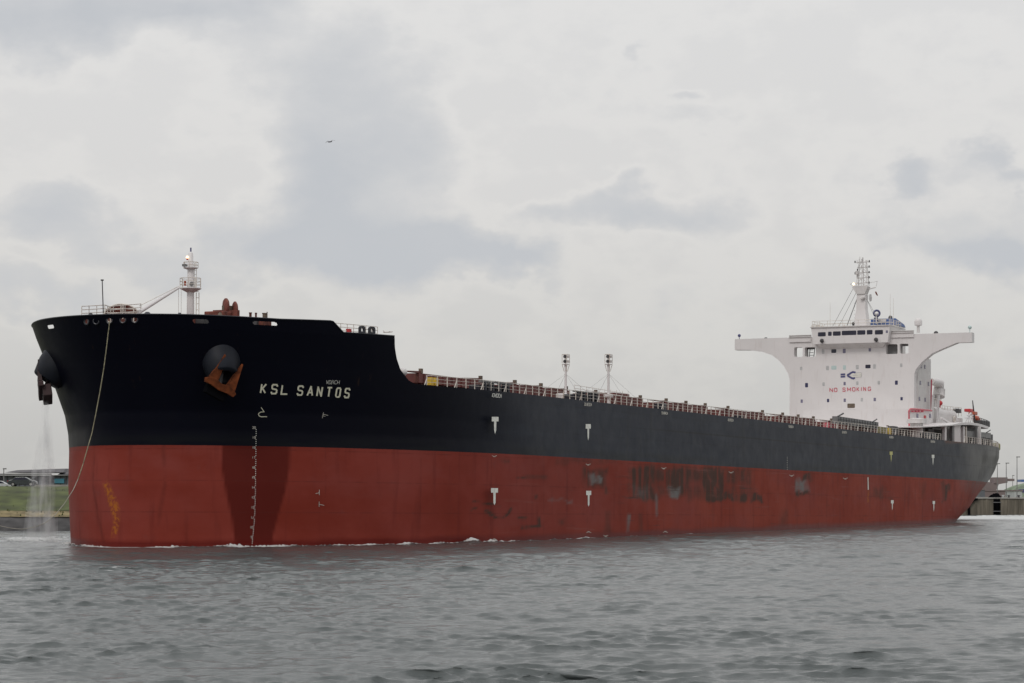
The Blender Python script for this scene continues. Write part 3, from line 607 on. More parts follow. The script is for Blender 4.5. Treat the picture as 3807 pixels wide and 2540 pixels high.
# ------------------------------------------------------------------ anchors and their bolsters
def anchor(side):
    cpt = hull_hit(823, 1362, 0); c = Vector((cpt.x, cpt.y * (1 if side < 0 else -1), cpt.z))
    d = Vector((-.40, .42 * side, -.82)).normalized()
    mb = MB(); mb.lathe(c - d * 3.0, d, [(0, 2.0), (2.7, 1.9), (4.2, 1.5), (4.3, 1.38), (4.3, .95), (3.4, .6), (3.3, .01)], 32); mb.build('anchor_bolster', M['bell'], ship, True)
    best = None                               # where the crown hangs: its picture on the port side and of its mirror image to starboard agree
    for v_ in np.linspace(cpt.y + 1, cpt.y - 4, 101):
        q = P(816, 1438, v_); xs_, ys_ = proj(q.x, -q.y, q.z)
        if best is None or abs(xs_ - 158) < best[0]: best = (abs(xs_ - 158), q)
    o = best[1].copy()
    nn = Vector((-.62, -.77, -.12)).normalized(); base = MI.to_3x3() @ Vector((3.07, 2.2, -1.8))
    cx_ = (base - nn * base.dot(nn)).normalized(); fy = nn.cross(cx_).normalized(); fy = fy if fy.z > 0 else -fy
    if side > 0: cx_.y *= -1; fy.y *= -1; nn.y *= -1; o.y *= -1
    d2 = nn
    L = lambda a, b, t: o + cx_ * a + fy * b + d2 * t
    em = MB()
    crown = [(-1.75, .1), (-1.6, -.3), (-1.0, -.25), (0, -.38), (1.0, -.25), (1.6, -.3), (1.75, .1), (1.35, .4), (.7, .5), (0, .32), (-.7, .5), (-1.35, .4)]
    em.prism(crown, L, -.1, .4)
    ms = M['orange'] if side < 0 else M['anchor2']
    rt = em.build('anchor', ms, ship, bevel=.04)
    f = MB(); f.prism([(-1.15, .1), (-1.05, -1.15), (1.05, -1.15), (1.15, .1)], L, -.85, .05); f.build('crown_block', M['void'] if side < 0 else ms, rt, bevel=.08)  # port block coloured black to paint the shade under the crown
    for sgn in (-1, 1):
        f = MB(); pl = [(sgn * .5, .36), (sgn * 1.5, .34), (sgn * 1.3, 1.4), (sgn * 1.08, 3.0), (sgn * .94, 3.0), (sgn * .62, 1.5)]
        k = len(pl); vs = [L(a, b, -.02) for a, b in pl] + [L(a, b, .34 if b < 2 else .1) for a, b in pl]
        f.add(vs, [tuple(range(k)), tuple(range(k, 2 * k))[::-1]] + [(i, (i + 1) % k, k + (i + 1) % k, k + i) for i in range(k)]); f.build('fluke', ms, rt)
    f = MB(); f.tube(L(0, 0, -.2), c + d * .6, .24, .2); f.build('shank', M['dgrey'] if side < 0 else ms, rt, True)
    return c, d, o
anchor(-1); ac, ad, ao = anchor(1)

# ------------------------------------------------------------------ forecastle fittings
FD = 20.3
dl = MI.to_3x3() @ Vector((-1, 0, 0)); dr = -dl; dv = MI.to_3x3() @ Vector((0, -1, 0))
def at(x, y, v): return P(x, y, v)
# flagstaff
f = MB(); a = at(388, 1185, 4); b = at(380, 1044, 4); f.tube((a.x, 4, FD), (b.x, 4, b.z), .06, .05); f.tube((b.x, 4, b.z), (b.x, 4, b.z + .12), .16, .16); f.build('flagstaff', M['dgrey'], ship, True)
# caged rope-reel house
o = P(452, 1172, 2); r_ = 55 / 37.5 / .9
dirn = Vector((-.86, -.5, 0))
f = MB(); side_ = Vector((-dirn.y, dirn.x, 0)); c0 = Vector((o.x, o.y, P(452, 1131, 2).z - 1.83))
Lf = lambda a, b, t: c0 + side_ * a + Vector((0, 0, b)) - dirn * t
arc = [(1.8 * math.cos(t), .55 + 1.28 * math.sin(t)) for t in np.linspace(0, math.pi, 15)]
f.prism([(1.8, -.9)] + arc + [(-1.8, -.9)], Lf, .2, 2.2); f.box(0, 0, 0, .01, .01, .01) if False else None
drum = f.build('rope_reel_cover', M['rustred'], ship)
f = MB()
for a, b in zip(arc[:-1], arc[1:]): f.tube(Lf(*a, .02), Lf(*b, .02), .075)
for hh in (-.35, .05, .55, .95, 1.35):
    wd = 1.8 if hh < .55 else 1.8 * math.sqrt(max(0, 1 - ((hh - .55) / 1.28) ** 2)); f.tube(Lf(-wd, hh, .0), Lf(wd, hh, .0), .05)
for xx in (-1.8, -1.1, -.06, .14, 1.2, 1.8): f.tube(Lf(xx, -.7, -.02), Lf(xx, .55 + 1.28 * math.sqrt(max(0, 1 - (xx / 1.8) ** 2)), -.02), .06)
f.build('reel_guard', M['rail'], drum)
f = MB(); f.box(c0.x - 1.9, c0.y + .3, FD, c0.x - .6, c0.y + 2.4, c0.z + 1.0); 
bx_ = P(415, 1160, 5); f2 = MB(); f2.box(bx_.x, 4.2, FD, bx_.x + 1.6, 5.6, P(415, 1149, 5).z); f2.build('reel_house', M['rustred'], ship)
# rails round the bow platform
def rail_px(pts, v, nb, m='rail', r=.045, name='platform_rail', zb=FD, mid=2, par=None):
    f = MB(); T = [P(x, y, v) for x, y in pts]
    for a, b in zip(T[:-1], T[1:]):
        for q in range(mid + 1): dz = -.36 * q; f.tube(a + Vector((0, 0, dz)), b + Vector((0, 0, dz)), r, n=5)
    for i in range(nb):
        t = i / (nb - 1) * (len(T) - 1); k = min(int(t), len(T) - 2); p = T[k].lerp(T[k + 1], t - k); f.tube(p, (p.x, p.y, zb), r, n=5)
    return f.build(name, M[m], par or ship)
rail_px([(304, 1139), (345, 1137), (390, 1134)], 8, 4); rail_px([(390, 1134), (407, 1140), (425, 1138), (524, 1130)], 0, 6)
# small fittings that break the sheer line
def inside(x, y, d_=1.3):                  # a point of the forecastle just inboard of the bulwark at photo pixel (x, y)
    p = hull_hit(x, 1190, 0); v = p.y + d_
    return P(x, y, v + .001)
for x, y, m, s in ((337, 1163, 'dgrey', .22), (548, 1160, 'black', .34), (668, 1163, 'black', .22), (818, 1162, 'brown', .2)):
    p = inside(x, y); f = MB(); f.lathe((p.x, p.y, FD), (0, 0, 1), [(0, s * 1.6), (p.z - FD - .25, s * 1.3), (p.z - FD, s * .5)], 12); f.build('vent_head', M[m], ship, True)
def pin_(x0, y0, x1, d_, t, zb=FD):          # box standing inboard of the bulwark, filling a photo rectangle down to the deck
    p = inside((x0 + x1) / 2, y0, d_); return list(pb(x0, y0, x1, 1190, p.y, t)[:2]) + [zb] + list(pb(x0, y0, x1, 1190, p.y, t)[3:])
f = MB(); f.box(*pin_(829, 1160, 890, 3.5, 2.2)); wi = f.build('windlass', M['rustred'], ship, bevel=.08)
for x0, x1, yt in ((831, 849, 1109), (866, 881, 1121)):
    p = inside((x0 + x1) / 2, yt, 4.5); rr = .95; wd = (x1 - x0) / 37.5; ax = (dr + Vector((.12, .3, 0))).normalized()
    c_ = Vector((p.x, p.y, p.z - rr)); f = MB(); f.lathe(c_ - ax * wd / 2, ax, [(0, rr * .8), (wd * .3, rr), (wd * .7, rr), (wd, rr * .8)], 24); f.tube(c_ - Vector((0, 0, rr * .6)), (p.x, p.y, FD), .22, .34); f.build('chain_gypsy', M['rustred'], wi, True)
f = MB(); f.box(*pin_(850, 1137, 868, 4.3, .8)); f.build('brake_frame', M['brown'], wi)
for x0, x1 in ((823, 833), (882, 891)): f = MB(); f.box(*pin_(x0, 1153, x1, 3.4, 1)); f.build('gear_case', M['rustred'], wi)
for x0, y0, x1, m in ((925, 1162, 937, 'rustred'), (947, 1163, 956, 'rustred'), (974, 1164, 993, 'brown')):
    b = pin_(x0, y0, x1, 2, .5); f = MB(); r0 = (x1 - x0) / 37.5 / 2; f.lathe(((b[0] + b[3]) / 2, b[1], FD), (0, 0, 1), [(0, r0 * .8), (b[5] - FD - .12, r0 * .8), (b[5] - FD - .08, r0), (b[5] - FD, r0)], 14); f.build('mooring_bollard', M[m], ship, True)
p = inside(993, 1160, 2.2); f = MB(); f.tube((p.x, p.y, FD), p, .05); f.build('marker_post', M['brown'], ship)
for x0, x1, y0, m in ((708, 732, 1184, 'rustred'), (758, 780, 1184, 'dgrey'), (953, 975, 1193, 'dgrey'), (978, 1010, 1192, 'rustred')):
    f = MB(); f.box(*pin_(x0, y0, x1, 1.6, 1.0)); f.build('mooring_winch', M[m], ship, bevel=.05)
for x0, x1, m in ((312, 334, 'rustred'), (447, 467, 'rustred')):
    f = MB(); f.box(*pin_(x0, 1186, x1, 2.0, .8)); f.build('fairlead_sheave', M[m], ship)
# rail, fire box and Panama chocks at the forecastle's after end
f = MB(); zr = ztop
def hb_(u, z=21.0): return float(halfb(u, z))
ur = np.linspace(brk[0][0] + .4, ub - 1.6, 9); prev = None
for k, u_ in enumerate(ur):
    zt = float(ztop(u_)); p = Vector((u_, -hb_(u_, 20.3) + .45, brk[0][1] - .10 - (u_ - ur[0]) * .012)); f.tube((p.x, p.y, FD), p, .04, n=5)
    if prev is not None:
        for q in (0, .35, .7): f.tube(prev - Vector((0, 0, q)), p - Vector((0, 0, q)), .035, n=5)
    prev = p
f.build('forecastle_rail', M['rail'], ship)
for x0, x1, yt in ((1336, 1365, 1211), (1372, 1402, 1214)):
    a = hull_hit(x0 + 3, 1235, 0); b = hull_hit(x1 - 3, 1235, 0); m_ = (a + b) / 2; zt = hull_hit((x0 + x1) / 2, yt, 0).z; zb = float(ztop(m_.x)) - .1
    e_ = (b - a); e_.z = 0; e_.normalize(); nn = Vector((e_.y, -e_.x, 0)); nn = nn if nn.y < 0 else -nn
    hw = (b - a).length / 2 * .98; hh = zt - zb
    out = []; 
    for t in np.linspace(0, 2 * math.pi, 28, endpoint=False):
        c_, s_ = math.cos(t), math.sin(t); out.append((hw * math.copysign(abs(c_) ** .55, c_), hh / 2 + hh / 2 * math.copysign(abs(s_) ** .55, s_)))
    inn = [(hw * .42 * math.cos(t), hh * .55 + hh * .25 * math.sin(t)) for t in np.linspace(0, 2 * math.pi, 18, endpoint=False)]
    ob = Vector((m_.x, m_.y, zb)) - nn * .1
    f = filled(out, [inn], lambda q, r2, t: ob + e_ * q + Vector((0, 0, r2)) - nn * t, .2); f.build('panama_chock', M['black'], ship)
p = hull_hit(1317, 1230, 0); f = MB(); f.box(p.x - .1, p.y + .5, FD, p.x + .35, p.y + .9, hull_hit(1317, 1222, 0).z); f.build('fire_box', M['red'], ship)
# foremast
mx_ = P(708, 1172, 0); um = mx_.x
def zm(y): return P(708, y, 0).z
pm = 9240 / (MS @ Vector((um, 0, 22))).y
f = MB(); f.lathe((um, 0, FD), (0, 0, 1), [(0, .41), (zm(1085) - FD, .37), (zm(998) - FD, .33), (zm(996) - FD, .30), (zm(942) - FD, .23), (zm(938) - FD, .14)], 24)
mast = f.build('foremast', M['white'], ship, True)
f = MB(); f.lathe((um, 0, zm(1088)), (0, 0, 1), [(0, .38), (.38, 1.12), (.46, 1.12), (.47, .35)], 14); f.build('lower_platform', M['white'], mast)
f = MB(); f.lathe((um, 0, zm(1003)), (0, 0, 1), [(0, .34), (.16, .78), (.22, .78), (.23, .3)], 10); f.build('upper_platform', M['white'], mast)
def ringrail(c, rad, h, n, parent, lv=3):
    f = MB(); pts = [Vector((c[0] + rad * math.cos(2 * math.pi * i / n), c[1] + rad * math.sin(2 * math.pi * i / n), c[2])) for i in range(n)]
    for i in range(n):
        a, b = pts[i], pts[(i + 1) % n]; f.tube(a, a + Vector((0, 0, h)), .035, n=5)
        for q in range(1, lv + 1): z_ = Vector((0, 0, h * q / lv)); f.tube(a + z_, b + z_, .032, n=5)
    return f.build('platform_rail', M['rail'], parent)
ringrail((um, 0, zm(1071)), 1.08, 1.0, 9, mast); ringrail((um, 0, zm(996)), .76, .58, 7, mast, 2)
f = MB(); f.lathe(Vector((um, 0, zm(1058))) + dv * .38 + dr * .2, dv, [(0, .16), (.4, .22), (.41, .16)], 10); f.build('horn', M['grey'], mast)
q = Vector((um, 0, zm(1064))) + dl * .50 + dv * .5; f = MB(); f.tube(q, q + Vector((0, 0, .48)), .13, .11); f.build('orange_box', M['lifeorange'], mast, True)
q = Vector((um, 0, zm(957))) + dl * .34 + dv * .2; f = MB(); f.ball(q, .13); f.build('masthead_light', M['lamp'], mast, True)
f = MB(); f.tube(q - Vector((0, 0, .3)), q - Vector((0, 0, .12)), .09, .09); f.build('light_bracket', M['red'], mast, True)
f = MB(); q = Vector((um, 0, zm(988))) + dl * .55 + dv * .5; f.box(q.x - .2, q.y - .2, q.z - .12, q.x + .2, q.y + .2, q.z + .12); f.build('floodlight', M['grey'], mast)
f = MB(); f.tube((um, 0, zm(936)), (um, 0, zm(921)), .08, .08); f.build('top_lantern', M['navy'], mast, True)
f = MB(); q = Vector((um, 0, FD)) + dr * .6 + dv * .1; q2 = q + dr * .28
f.tube(q, (q.x, q.y, zm(1088)), .045); f.tube(q2, (q2.x, q2.y, zm(1088)), .045)
for k in range(9): z_ = FD + .5 + k * .62; f.tube((q.x, q.y, z_), (q2.x, q2.y, z_), .03)
q3 = Vector((um, 0, 0)) + dr * .4; f.tube((q3.x, q3.y, zm(1070)), (q3.x, q3.y, zm(1000)), .03); q4 = q3 + dr * .2; f.tube((q4.x, q4.y, zm(1070)), (q4.x, q4.y, zm(1000)), .03)
for k in range(5): z_ = zm(1066) + k * .42; f.tube((q3.x, q3.y, z_), (q4.x, q4.y, z_), .025)
f.build('mast_ladder', M['rail'], mast)
# store crane jib resting towards the mast
a = P(518, 1160, 0); b = P(664, 1070, 0); f = MB(); f.tube(a, b, .21, .13, 10); jb = f.build('store_crane_jib', M['white'], ship, True)
f = MB(); f.tube((b.x, 0, b.z), (b.x, 0, FD), .02); f.tube((b.x + .5, 0, b.z), (b.x + .5, 0, FD), .02); f.tube(a + Vector((0, 0, .6)), b + Vector((0, 0, .15)), .03); f.build('crane_wire', M['rail'], jb)
for t in (.42, .46, .50, .54): c_ = a.lerp(b, t) + dv * .16; f = MB(); f.box(c_.x - .06, c_.y - .02, c_.z - .05, c_.x + .06, c_.y + .02, c_.z + .05); f.build('load_letter', M['navy'], jb)
f = MB(); f.tube((a.x, 0, FD), (a.x, 0, a.z + .2), .3, .2); f.build('crane_pedestal', M['white2'], jb, True)

# ------------------------------------------------------------------ cargo deck
LS = 24.8
def hatch(k):
    u0 = LS * k + 3.2; u1 = u0 + 16.6; f = MB(); f.box(u0 + .4, -10.8, DK - .02, u1 - .4, 10.8, DK + 1.25)
    for q in range(9): uq = u0 + .9 + q * (u1 - u0 - 1.8) / 8; f.box(uq - .06, -11.15, DK, uq + .06, -10.79, DK + 1.2)
    co = f.build('hatch_coaming', M['hatch'], ship)
    f = MB()
    for sgn in (-1, 1): f.box(u0, .05 * sgn, DK + 1.28, u1, 11.35 * sgn, DK + 2.35)
    for q in range(7): uq = u0 + 1.2 + q * (u1 - u0 - 2.4) / 6; f.box(uq - .1, -11.46, DK + 1.3, uq + .1, -11.34, DK + 2.3)
    f.build('hatch_cover', M['hatch'], co)
    for uq in ((u0 + .4, u1 - .9) if k % 2 == 0 else (u0 + .4, u0 + 8, u1 - .9)):
        f = MB(); f.box(uq, -11.4, DK + 2.36, uq + .42, -11.05, DK + 2.88); f.build('hatch_stopper', M['brown'], co)
        f = MB(); f.add([(uq - 6, -11.3, DK + 2.36), (uq, -11.3, DK + 2.36), (uq, -11.3, DK + 2.6), (uq - 6, -10.9, DK + 2.36), (uq, -10.9, DK + 2.36), (uq, -10.9, DK + 2.6)], [(0, 1, 2), (5, 4, 3), (0, 2, 5, 3), (1, 4, 5, 2), (0, 3, 4, 1)])
        if k >= 0: f.build('ramp_rail', M['hatch'], co)
for k in range(-1, 8): hatch(k)
# deck-edge railing with stays
def side_rail(sgn, ua, ub_):
    f = MB(); us_ = np.arange(ua, ub_, 1.72); prev = None
    for i, u_ in enumerate(us_):
        y_ = sgn * (float(halfb(u_, DK)) - .22)
        p = Vector((u_, y_, DK + 1.08)); f.tube((u_, y_, DK - .05), p, .055, n=5)
        if i % 3 == 0: f.tube((u_ - .55, y_, DK - .05), p - Vector((0, 0, .35)), .05, n=5)
        if prev is not None:
            for q in (0, .36, .72): f.tube(prev - Vector((0, 0, q)), p - Vector((0, 0, q)), .04 if q == 0 else .02, n=5)
        prev = p
    f.build('deck_railing', M['rail'], ship)
ur0 = curve_dn[-1][0] + 2.2
side_rail(-1, ur0, 181); side_rail(-1, 196, 241); side_rail(1, ur0, 241)
# fittings along the port deck edge
for x0, x1, y0, y1 in ((1786, 1828, 1432, 1455), (1838, 1888, 1437, 1461), (2135, 2168, 1467, 1487), (2176, 2214, 1471, 1493), (2469, 2479, 1500, 1524), (2755, 2765, 1545, 1559)):
    f = MB(); b = pb(x0, y0, x1, y1 + 6, -21.6, 1.4); f.box(*b); ro = f.build('roller_fairlead', M['black'], ship, bevel=.05)
    if x1 - x0 > 20:
        f = MB(); n = 3
        for i in range(n): uq = b[0] + (b[3] - b[0]) * (i + .5) / n; f.tube((uq, -21.9, b[2]), (uq, -21.9, b[5] + .25), .22, .2, 10)
        f.build('roller', M['black'], ro, True); f = MB(); f.box(b[0] - .3, -21.95, b[5] + .25, b[3] + .3, -21.5, b[5] + .42); f.build('fairlead_yoke', M['grey'], ro)
for x0, x1, y0, y1 in ((1603, 1612, 1403, 1432), (1619, 1630, 1405, 1434)):
    f = MB(); b = pb(x0, y0, x1, y1, -19, .5); f.box(*b); f.build('yellow_post', M['yellow'], ship)
p = P(1498, 1384, -19); f = MB(); f.ball(p, .45); f.tube(p, (p.x, p.y, DK), .2); f.build('vent_dome', M['white2'], ship, True)
for x, v, k in ((2103, -13.5, 0), (2262, -18.2, 1)):
    b = P(x, 1465, v); zt = P(x, 1320, v).z; zb = P(x, 1470, v).z; zpl = P(x, 1354, v).z
    f = MB(); f.tube((b.x, v, DK), (b.x, v, zpl), .17, .14, 14); lm = f.build('floodlight_mast', M['white'], ship, True)
    f = MB(); f.lathe((b.x, v, zpl - .9), (0, 0, 1), [(0, .15), (.82, .2), (.84, .46), (.92, .46), (.93, .15)], 8); f.build('lamp_platform', M['white'], lm)
    f = MB()
    for sx in (-.42, .42):
        for sy in (-.32, .32): f.tube((b.x + sx, v + sy, zpl + .1), (b.x + sx, v + sy, zpl + 1.2), .04, n=5); f.tube((b.x + sx * .4, v + sy * .5, zpl - .9), (b.x + sx, v + sy, zpl), .04, n=5)
        f.tube((b.x + sx, v - .32, zpl + 1.2), (b.x + sx, v + .32, zpl + 1.2), .03, n=5)
    for sy in (-.32, .32): f.tube((b.x - .42, v + sy, zpl + 1.2), (b.x + .42, v + sy, zpl + 1.2), .03, n=5)
    f.tube((b.x, v, zpl), (b.x, v, zt - .2), .07); f.build('lamp_frame', M['rail'], lm)
    fd = Vector((-.85, -.5, 0)); lft = Vector((fd.y, -fd.x, 0))
    for y_ in (1326, 1344):
        z_ = P(x, y_, v).z; c_ = Vector((b.x, v, z_)) + fd * .25 + dl * .14; f = MB(); f.lathe(c_ - fd * .2, fd, [(0, .14), (.2, .25), (.3, .25), (.31, .2)], 8); fl = f.build('floodlight', M['white2'], lm)
        f = MB(); f.lathe(c_ + fd * .115, fd, [(0, .21), (.015, .20)], 12); f.build('lamp_glass', M['dgrey'], fl)
        q = Vector((b.x, v, z_)) + fd * .1 + dr * .26; f = MB(); f.box(q.x - .12, q.y - .12, q.z - .16, q.x + .12, q.y + .12, q.z + .14); f.build('lamp_housing', M['white2'], lm)
    f = MB()
    for dx_, dy_ in ((-4.5, 2), (4.5, -2), (-2.5, -3), (3, 3)): f.tube((b.x, v, zpl - 1.2), (b.x + dx_, v + dy_, DK + 1.2), .012, n=4)
    f.build('stay_wire', M['grey'], lm)
    f = MB(); f.box(b.x - (2 if k == 0 else .5), v - .5, zb - (.9 if k == 0 else .3), b.x + (.8 if k == 0 else .5), v + .5, zb + .15); f.build('mast_base', M['white2'], lm, bevel=.15)
b = pb(2283, 1463, 2340, 1478, -11, 6); f = MB(); f.box(*b); f.build('hatch_grab_box', M['hatch'], ship)
f = MB(); b = pb(2135, 1444, 2335, 1448, -13, .1)
for zz_ in (0, -.4): f.tube((b[0], -13, b[5] + zz_), (b[3], -13, b[5] + zz_ - .3), .03)
for i in range(10): uq = b[0] + (b[3] - b[0]) * i / 9; f.tube((uq, -13, DK + 2.3), (uq, -13, b[5]), .03)
f.build('access_rail', M['rail'], ship)
# midship gangway stowed at the port rail
f = MB(); a = P(3115, 1556, -21.8); b = P(3264, 1578, -21.8); gw = lambda t, dz, dv_: a.lerp(b, t) + Vector((0, dv_, dz))
f.add([gw(0, .35, 0), gw(1, .35, 0), gw(1, -.75, 0), gw(0, -.75, 0), gw(0, .35, .9), gw(1, .35, .9), gw(1, -.75, .9), gw(0, -.75, .9)], [(0, 1, 2, 3), (7, 6, 5, 4), (0, 4, 5, 1), (1, 5, 6, 2), (2, 6, 7, 3), (3, 7, 4, 0)])
gg = f.build('accommodation_ladder', M['grey'], ship)
f = MB()
for q in (-.1, -.4): f.tube(gw(0, q, -.04), gw(1, q, -.04), .035)
for i in range(16): f.tube(gw(i / 15, .33, -.05), gw(i / 15, -.73, -.05), .035)
f.tube(gw(0, .3, 0), gw(.13, .9, 0), .12); f.tube(gw(.85, .2, 0), gw(.97, .8, 0), .1); f.build('ladder_frame', M['dgrey'], gg)
f = MB(); b_ = pb(3150, 1575, 3262, 1606, -21, 1.5); f.box(b_[0], -21, DK, b_[3], -19.5, b_[5] - .2); f.build('ladder_winch_house', M['hatch'], ship)
f = MB()
for i in range(7): t = i / 6; p = gw(t, -.75, .2); f.tube(p, (p.x, p.y, DK), .07)
f.build('ladder_davit', M['rail'], gg)
for x0, y0, x1, y1, m in ((3283, 1588, 3300, 1612, 'olive'), (3304, 1592, 3314, 1612, 'yellow'), (3322, 1585, 3338, 1612, 'dgrey'), (3266, 1590, 3280, 1608, 'olive'), (3441, 1610, 3461, 1632, 'black'), (3465, 1613, 3481, 1634, 'black')):
    f = MB(); b = pb(x0, y0, x1, y1 + 4, -21.5 if x0 > 3400 else -20.5, 1); f.box(*b); f.build('mooring_winch' if m != 'black' else 'roller_fairlead', M[m], ship, bevel=.05)
for x0, x1, y0, y1 in ((3083, 3110, 1572, 1592),):
    b = pb(x0, y0, x1, y1, -20, 1); f = MB(); f.box(*b); f.build('red_locker', M['letters'], ship)

# ------------------------------------------------------------------ accommodation
UH = 200.1
zb1 = lambda x, y: (2700 + x / 2.063, 900 + y / 2.063)
def hv(x, y):
    p = PU(*zb1(x, y), UH); return p.y, p.z
left = [hv(*q) for q in ((487, 1060), (475, 1010), (440, 950), (400, 905), (350, 868), (270, 840), (180, 828), (65, 828), (65, 745))]
right = [hv(*q) for q in ((1884, 693), (1884, 769), (1770, 772), (1650, 822), (1575, 857), (1500, 920), (1455, 975), (1443, 1010), (1442, 1060))]
outer = [(left[0][0], DK)] + left + right + [(right[-1][0], DK)]
def hole(x0, y0, x1, y1, r=10):
    pts = []
    for cx_, cy_, a0 in ((x1 - r, y0 + r, -90), (x1 - r, y1 - r, 0), (x0 + r, y1 - r, 90), (x0 + r, y0 + r, 180)):
        for t in (0, 45, 90): pts.append(hv(cx_ + r * math.cos(R(a0 + t)), cy_ + r * math.sin(R(a0 + t))))
    return pts
holes = [hole(520, 807, 586, 882), hole(602, 807, 686, 880), hole(1226, 783, 1314, 860), hole(1330, 780, 1398, 856)]
f = filled(outer, holes, lambda a, b, t: Vector((UH + t, a, b)), 1.7); house = f.build('accommodation_block', M['white'], ship)
zopen = hv(600, 895)[1]; zroof = hv(950, 740)[1]
f = MB(); f.box(UH + 1.71, -11.9, DK, UH + 10.6, 12.0, zopen); f.build('block_side', M['white2'], house)
f = MB(); f.box(UH + 1.72, -6.0, zopen + .02, UH + 10.4, 6.2, zroof + 1); f.build('upper_block', M['white2'], house)
f = MB(); f.box(UH + 1.72, -21.0, zopen + 2.9, UH + 3.6, -6.1, zopen + 4.0); f.box(UH + 1.72, 6.3, zopen + 2.9, UH + 3.6, 21.0, zopen + 4.0); f.build('wing_deck', M['white2'], house)
f = MB()
for v_ in (-7.2, -9.5, 7.6, 10.2): f.tube((UH + 4.5, v_, zopen), (UH + 4.5, v_, zopen + 3), .12)
for k in range(5): f.tube((UH + 1.4, 8.0 + k * .02, zopen + .2 + k * .5), (UH + 1.4, 8.9, zopen + .2 + k * .5), .05)
f.tube((UH + 1.4, 8.0, zopen), (UH + 1.2, 7.6, zopen + 3), .07); f.tube((UH + 1.4, 8.9, zopen), (UH + 1.2, 8.5, zopen + 3), .07); f.build('passage_stair', M['dgrey'], house)
def win(cx_, cy_, w_, h_, m, up_=UH, name='window', par=None):
    a = PU(*zb1(cx_ - w_ / 2, cy_), up_); b = PU(*zb1(cx_ + w_ / 2, cy_), up_); zt = PU(*zb1(cx_, cy_ - h_ / 2), up_).z; z0 = PU(*zb1(cx_, cy_ + h_ / 2), up_).z
    f = MB(); pts = []; hw = abs(b.y - a.y) / 2; hh = (zt - z0) / 2; r = min(hw, hh) * .35; cy0 = (a.y + b.y) / 2; cz0 = (zt + z0) / 2
    for sx, sy, a0 in ((1, 1, 0), (-1, 1, 90), (-1, -1, 180), (1, -1, 270)):
        for t in (0, 45, 90): pts.append((cy0 + sx * (hw - r) + r * math.cos(R(a0 + t)), cz0 + sy * (hh - r) + r * math.sin(R(a0 + t))))
    f.prism(pts, lambda p, q, t: (up_ - .02 + t, p, q), 0, .1)
    return f.build(name, M[m], par or house)
D, L1, T, G = 'glass1', 'glass2', 'glass3', 'glass4'
for q in [(743, 840, 20, 34, L1), (825, 837, 38, 28, 'dark'), (905, 836, 22, 34, G), (1101, 826, 18, 28, G), (575, 970, 17, 26, L1), (777, 967, 22, 34, L1), (826, 964, 40, 30, T), (907, 963, 22, 34, T), (1005, 960, 22, 32, L1), (1087, 955, 40, 28, 'dark'), (1137, 955, 22, 34, L1), (1342, 946, 18, 28, L1),
          (616, 1098, 22, 34, D), (747, 1091, 18, 27, L1), (908, 1086, 17, 26, G), (1005, 1083, 17, 27, L1), (1170, 1079, 18, 28, L1), (1305, 1079, 22, 32, D), (579, 1221, 17, 26, G), (781, 1216, 17, 26, D), (909, 1214, 17, 26, G), (1040, 1210, 17, 27, L1), (1139, 1208, 18, 26, G), (1345, 1202, 18, 26, D),
          (653, 1346, 17, 24, D), (749, 1345, 17, 26, G), (842, 1360, 12, 28, D), (929, 1338, 36, 24, D), (1010, 1341, 20, 32, D), (1075, 1339, 20, 32, D), (1173, 1338, 22, 32, D), (1289, 1333, 42, 26, T), (1385, 1332, 20, 32, D)]: win(*q)
win(958, 1256, 58, 34, 'brown', name='name_board')
for q in ((528, 845, 16, 74), (1270, 822, 84, 72), (1342, 826, 18, 60), (1366, 790, 60, 18), (640, 815, 74, 16)): win(*q, 'grey' if q[0] > 1000 else 'dgrey', UH + 1.2, 'passage_shade')  # dark panels added to paint the shade inside the openings
# NO SMOKING
bmap = lambda x, y, l: PU(x, y, UH - l)
for ch, x0, x1 in (('N', 793, 818), ('O', 828, 851), ('S', 893, 914), ('M', 928, 956), ('O', 967, 990), ('K', 1001, 1020), ('I', 1034, 1040), ('N', 1052, 1072), ('G', 1087, 1110)):
    mb = MB(); yb = 1149 - (x0 - 793) * .031; (a_, ya), (b_, yb_) = zb1(x0 + 1, yb), zb1(x1 - 2, yb - 27); word(mb, [(ch, a_, b_, ya, yb_, 0)], 2.7, bmap, None); mb.build('sign_letter', M['letters'], house)
mb = MB(); x = 920
for i, ch in enumerate('SAFETY FIRST'.replace('F', 'I').replace('E', 'I').replace('Y', 'I').replace('R', 'I')):
    pass
(a_, ya) = zb1(922, 1288); strokes(mb, [[zb1(x_, 1288 - (x_ - 920) * .03), zb1(x_ + 4, 1288 - (x_ - 920) * .03)] for x_ in range(922, 990, 7)], 2.2, bmap); mb.build('small_lettering', M['grey'], house)
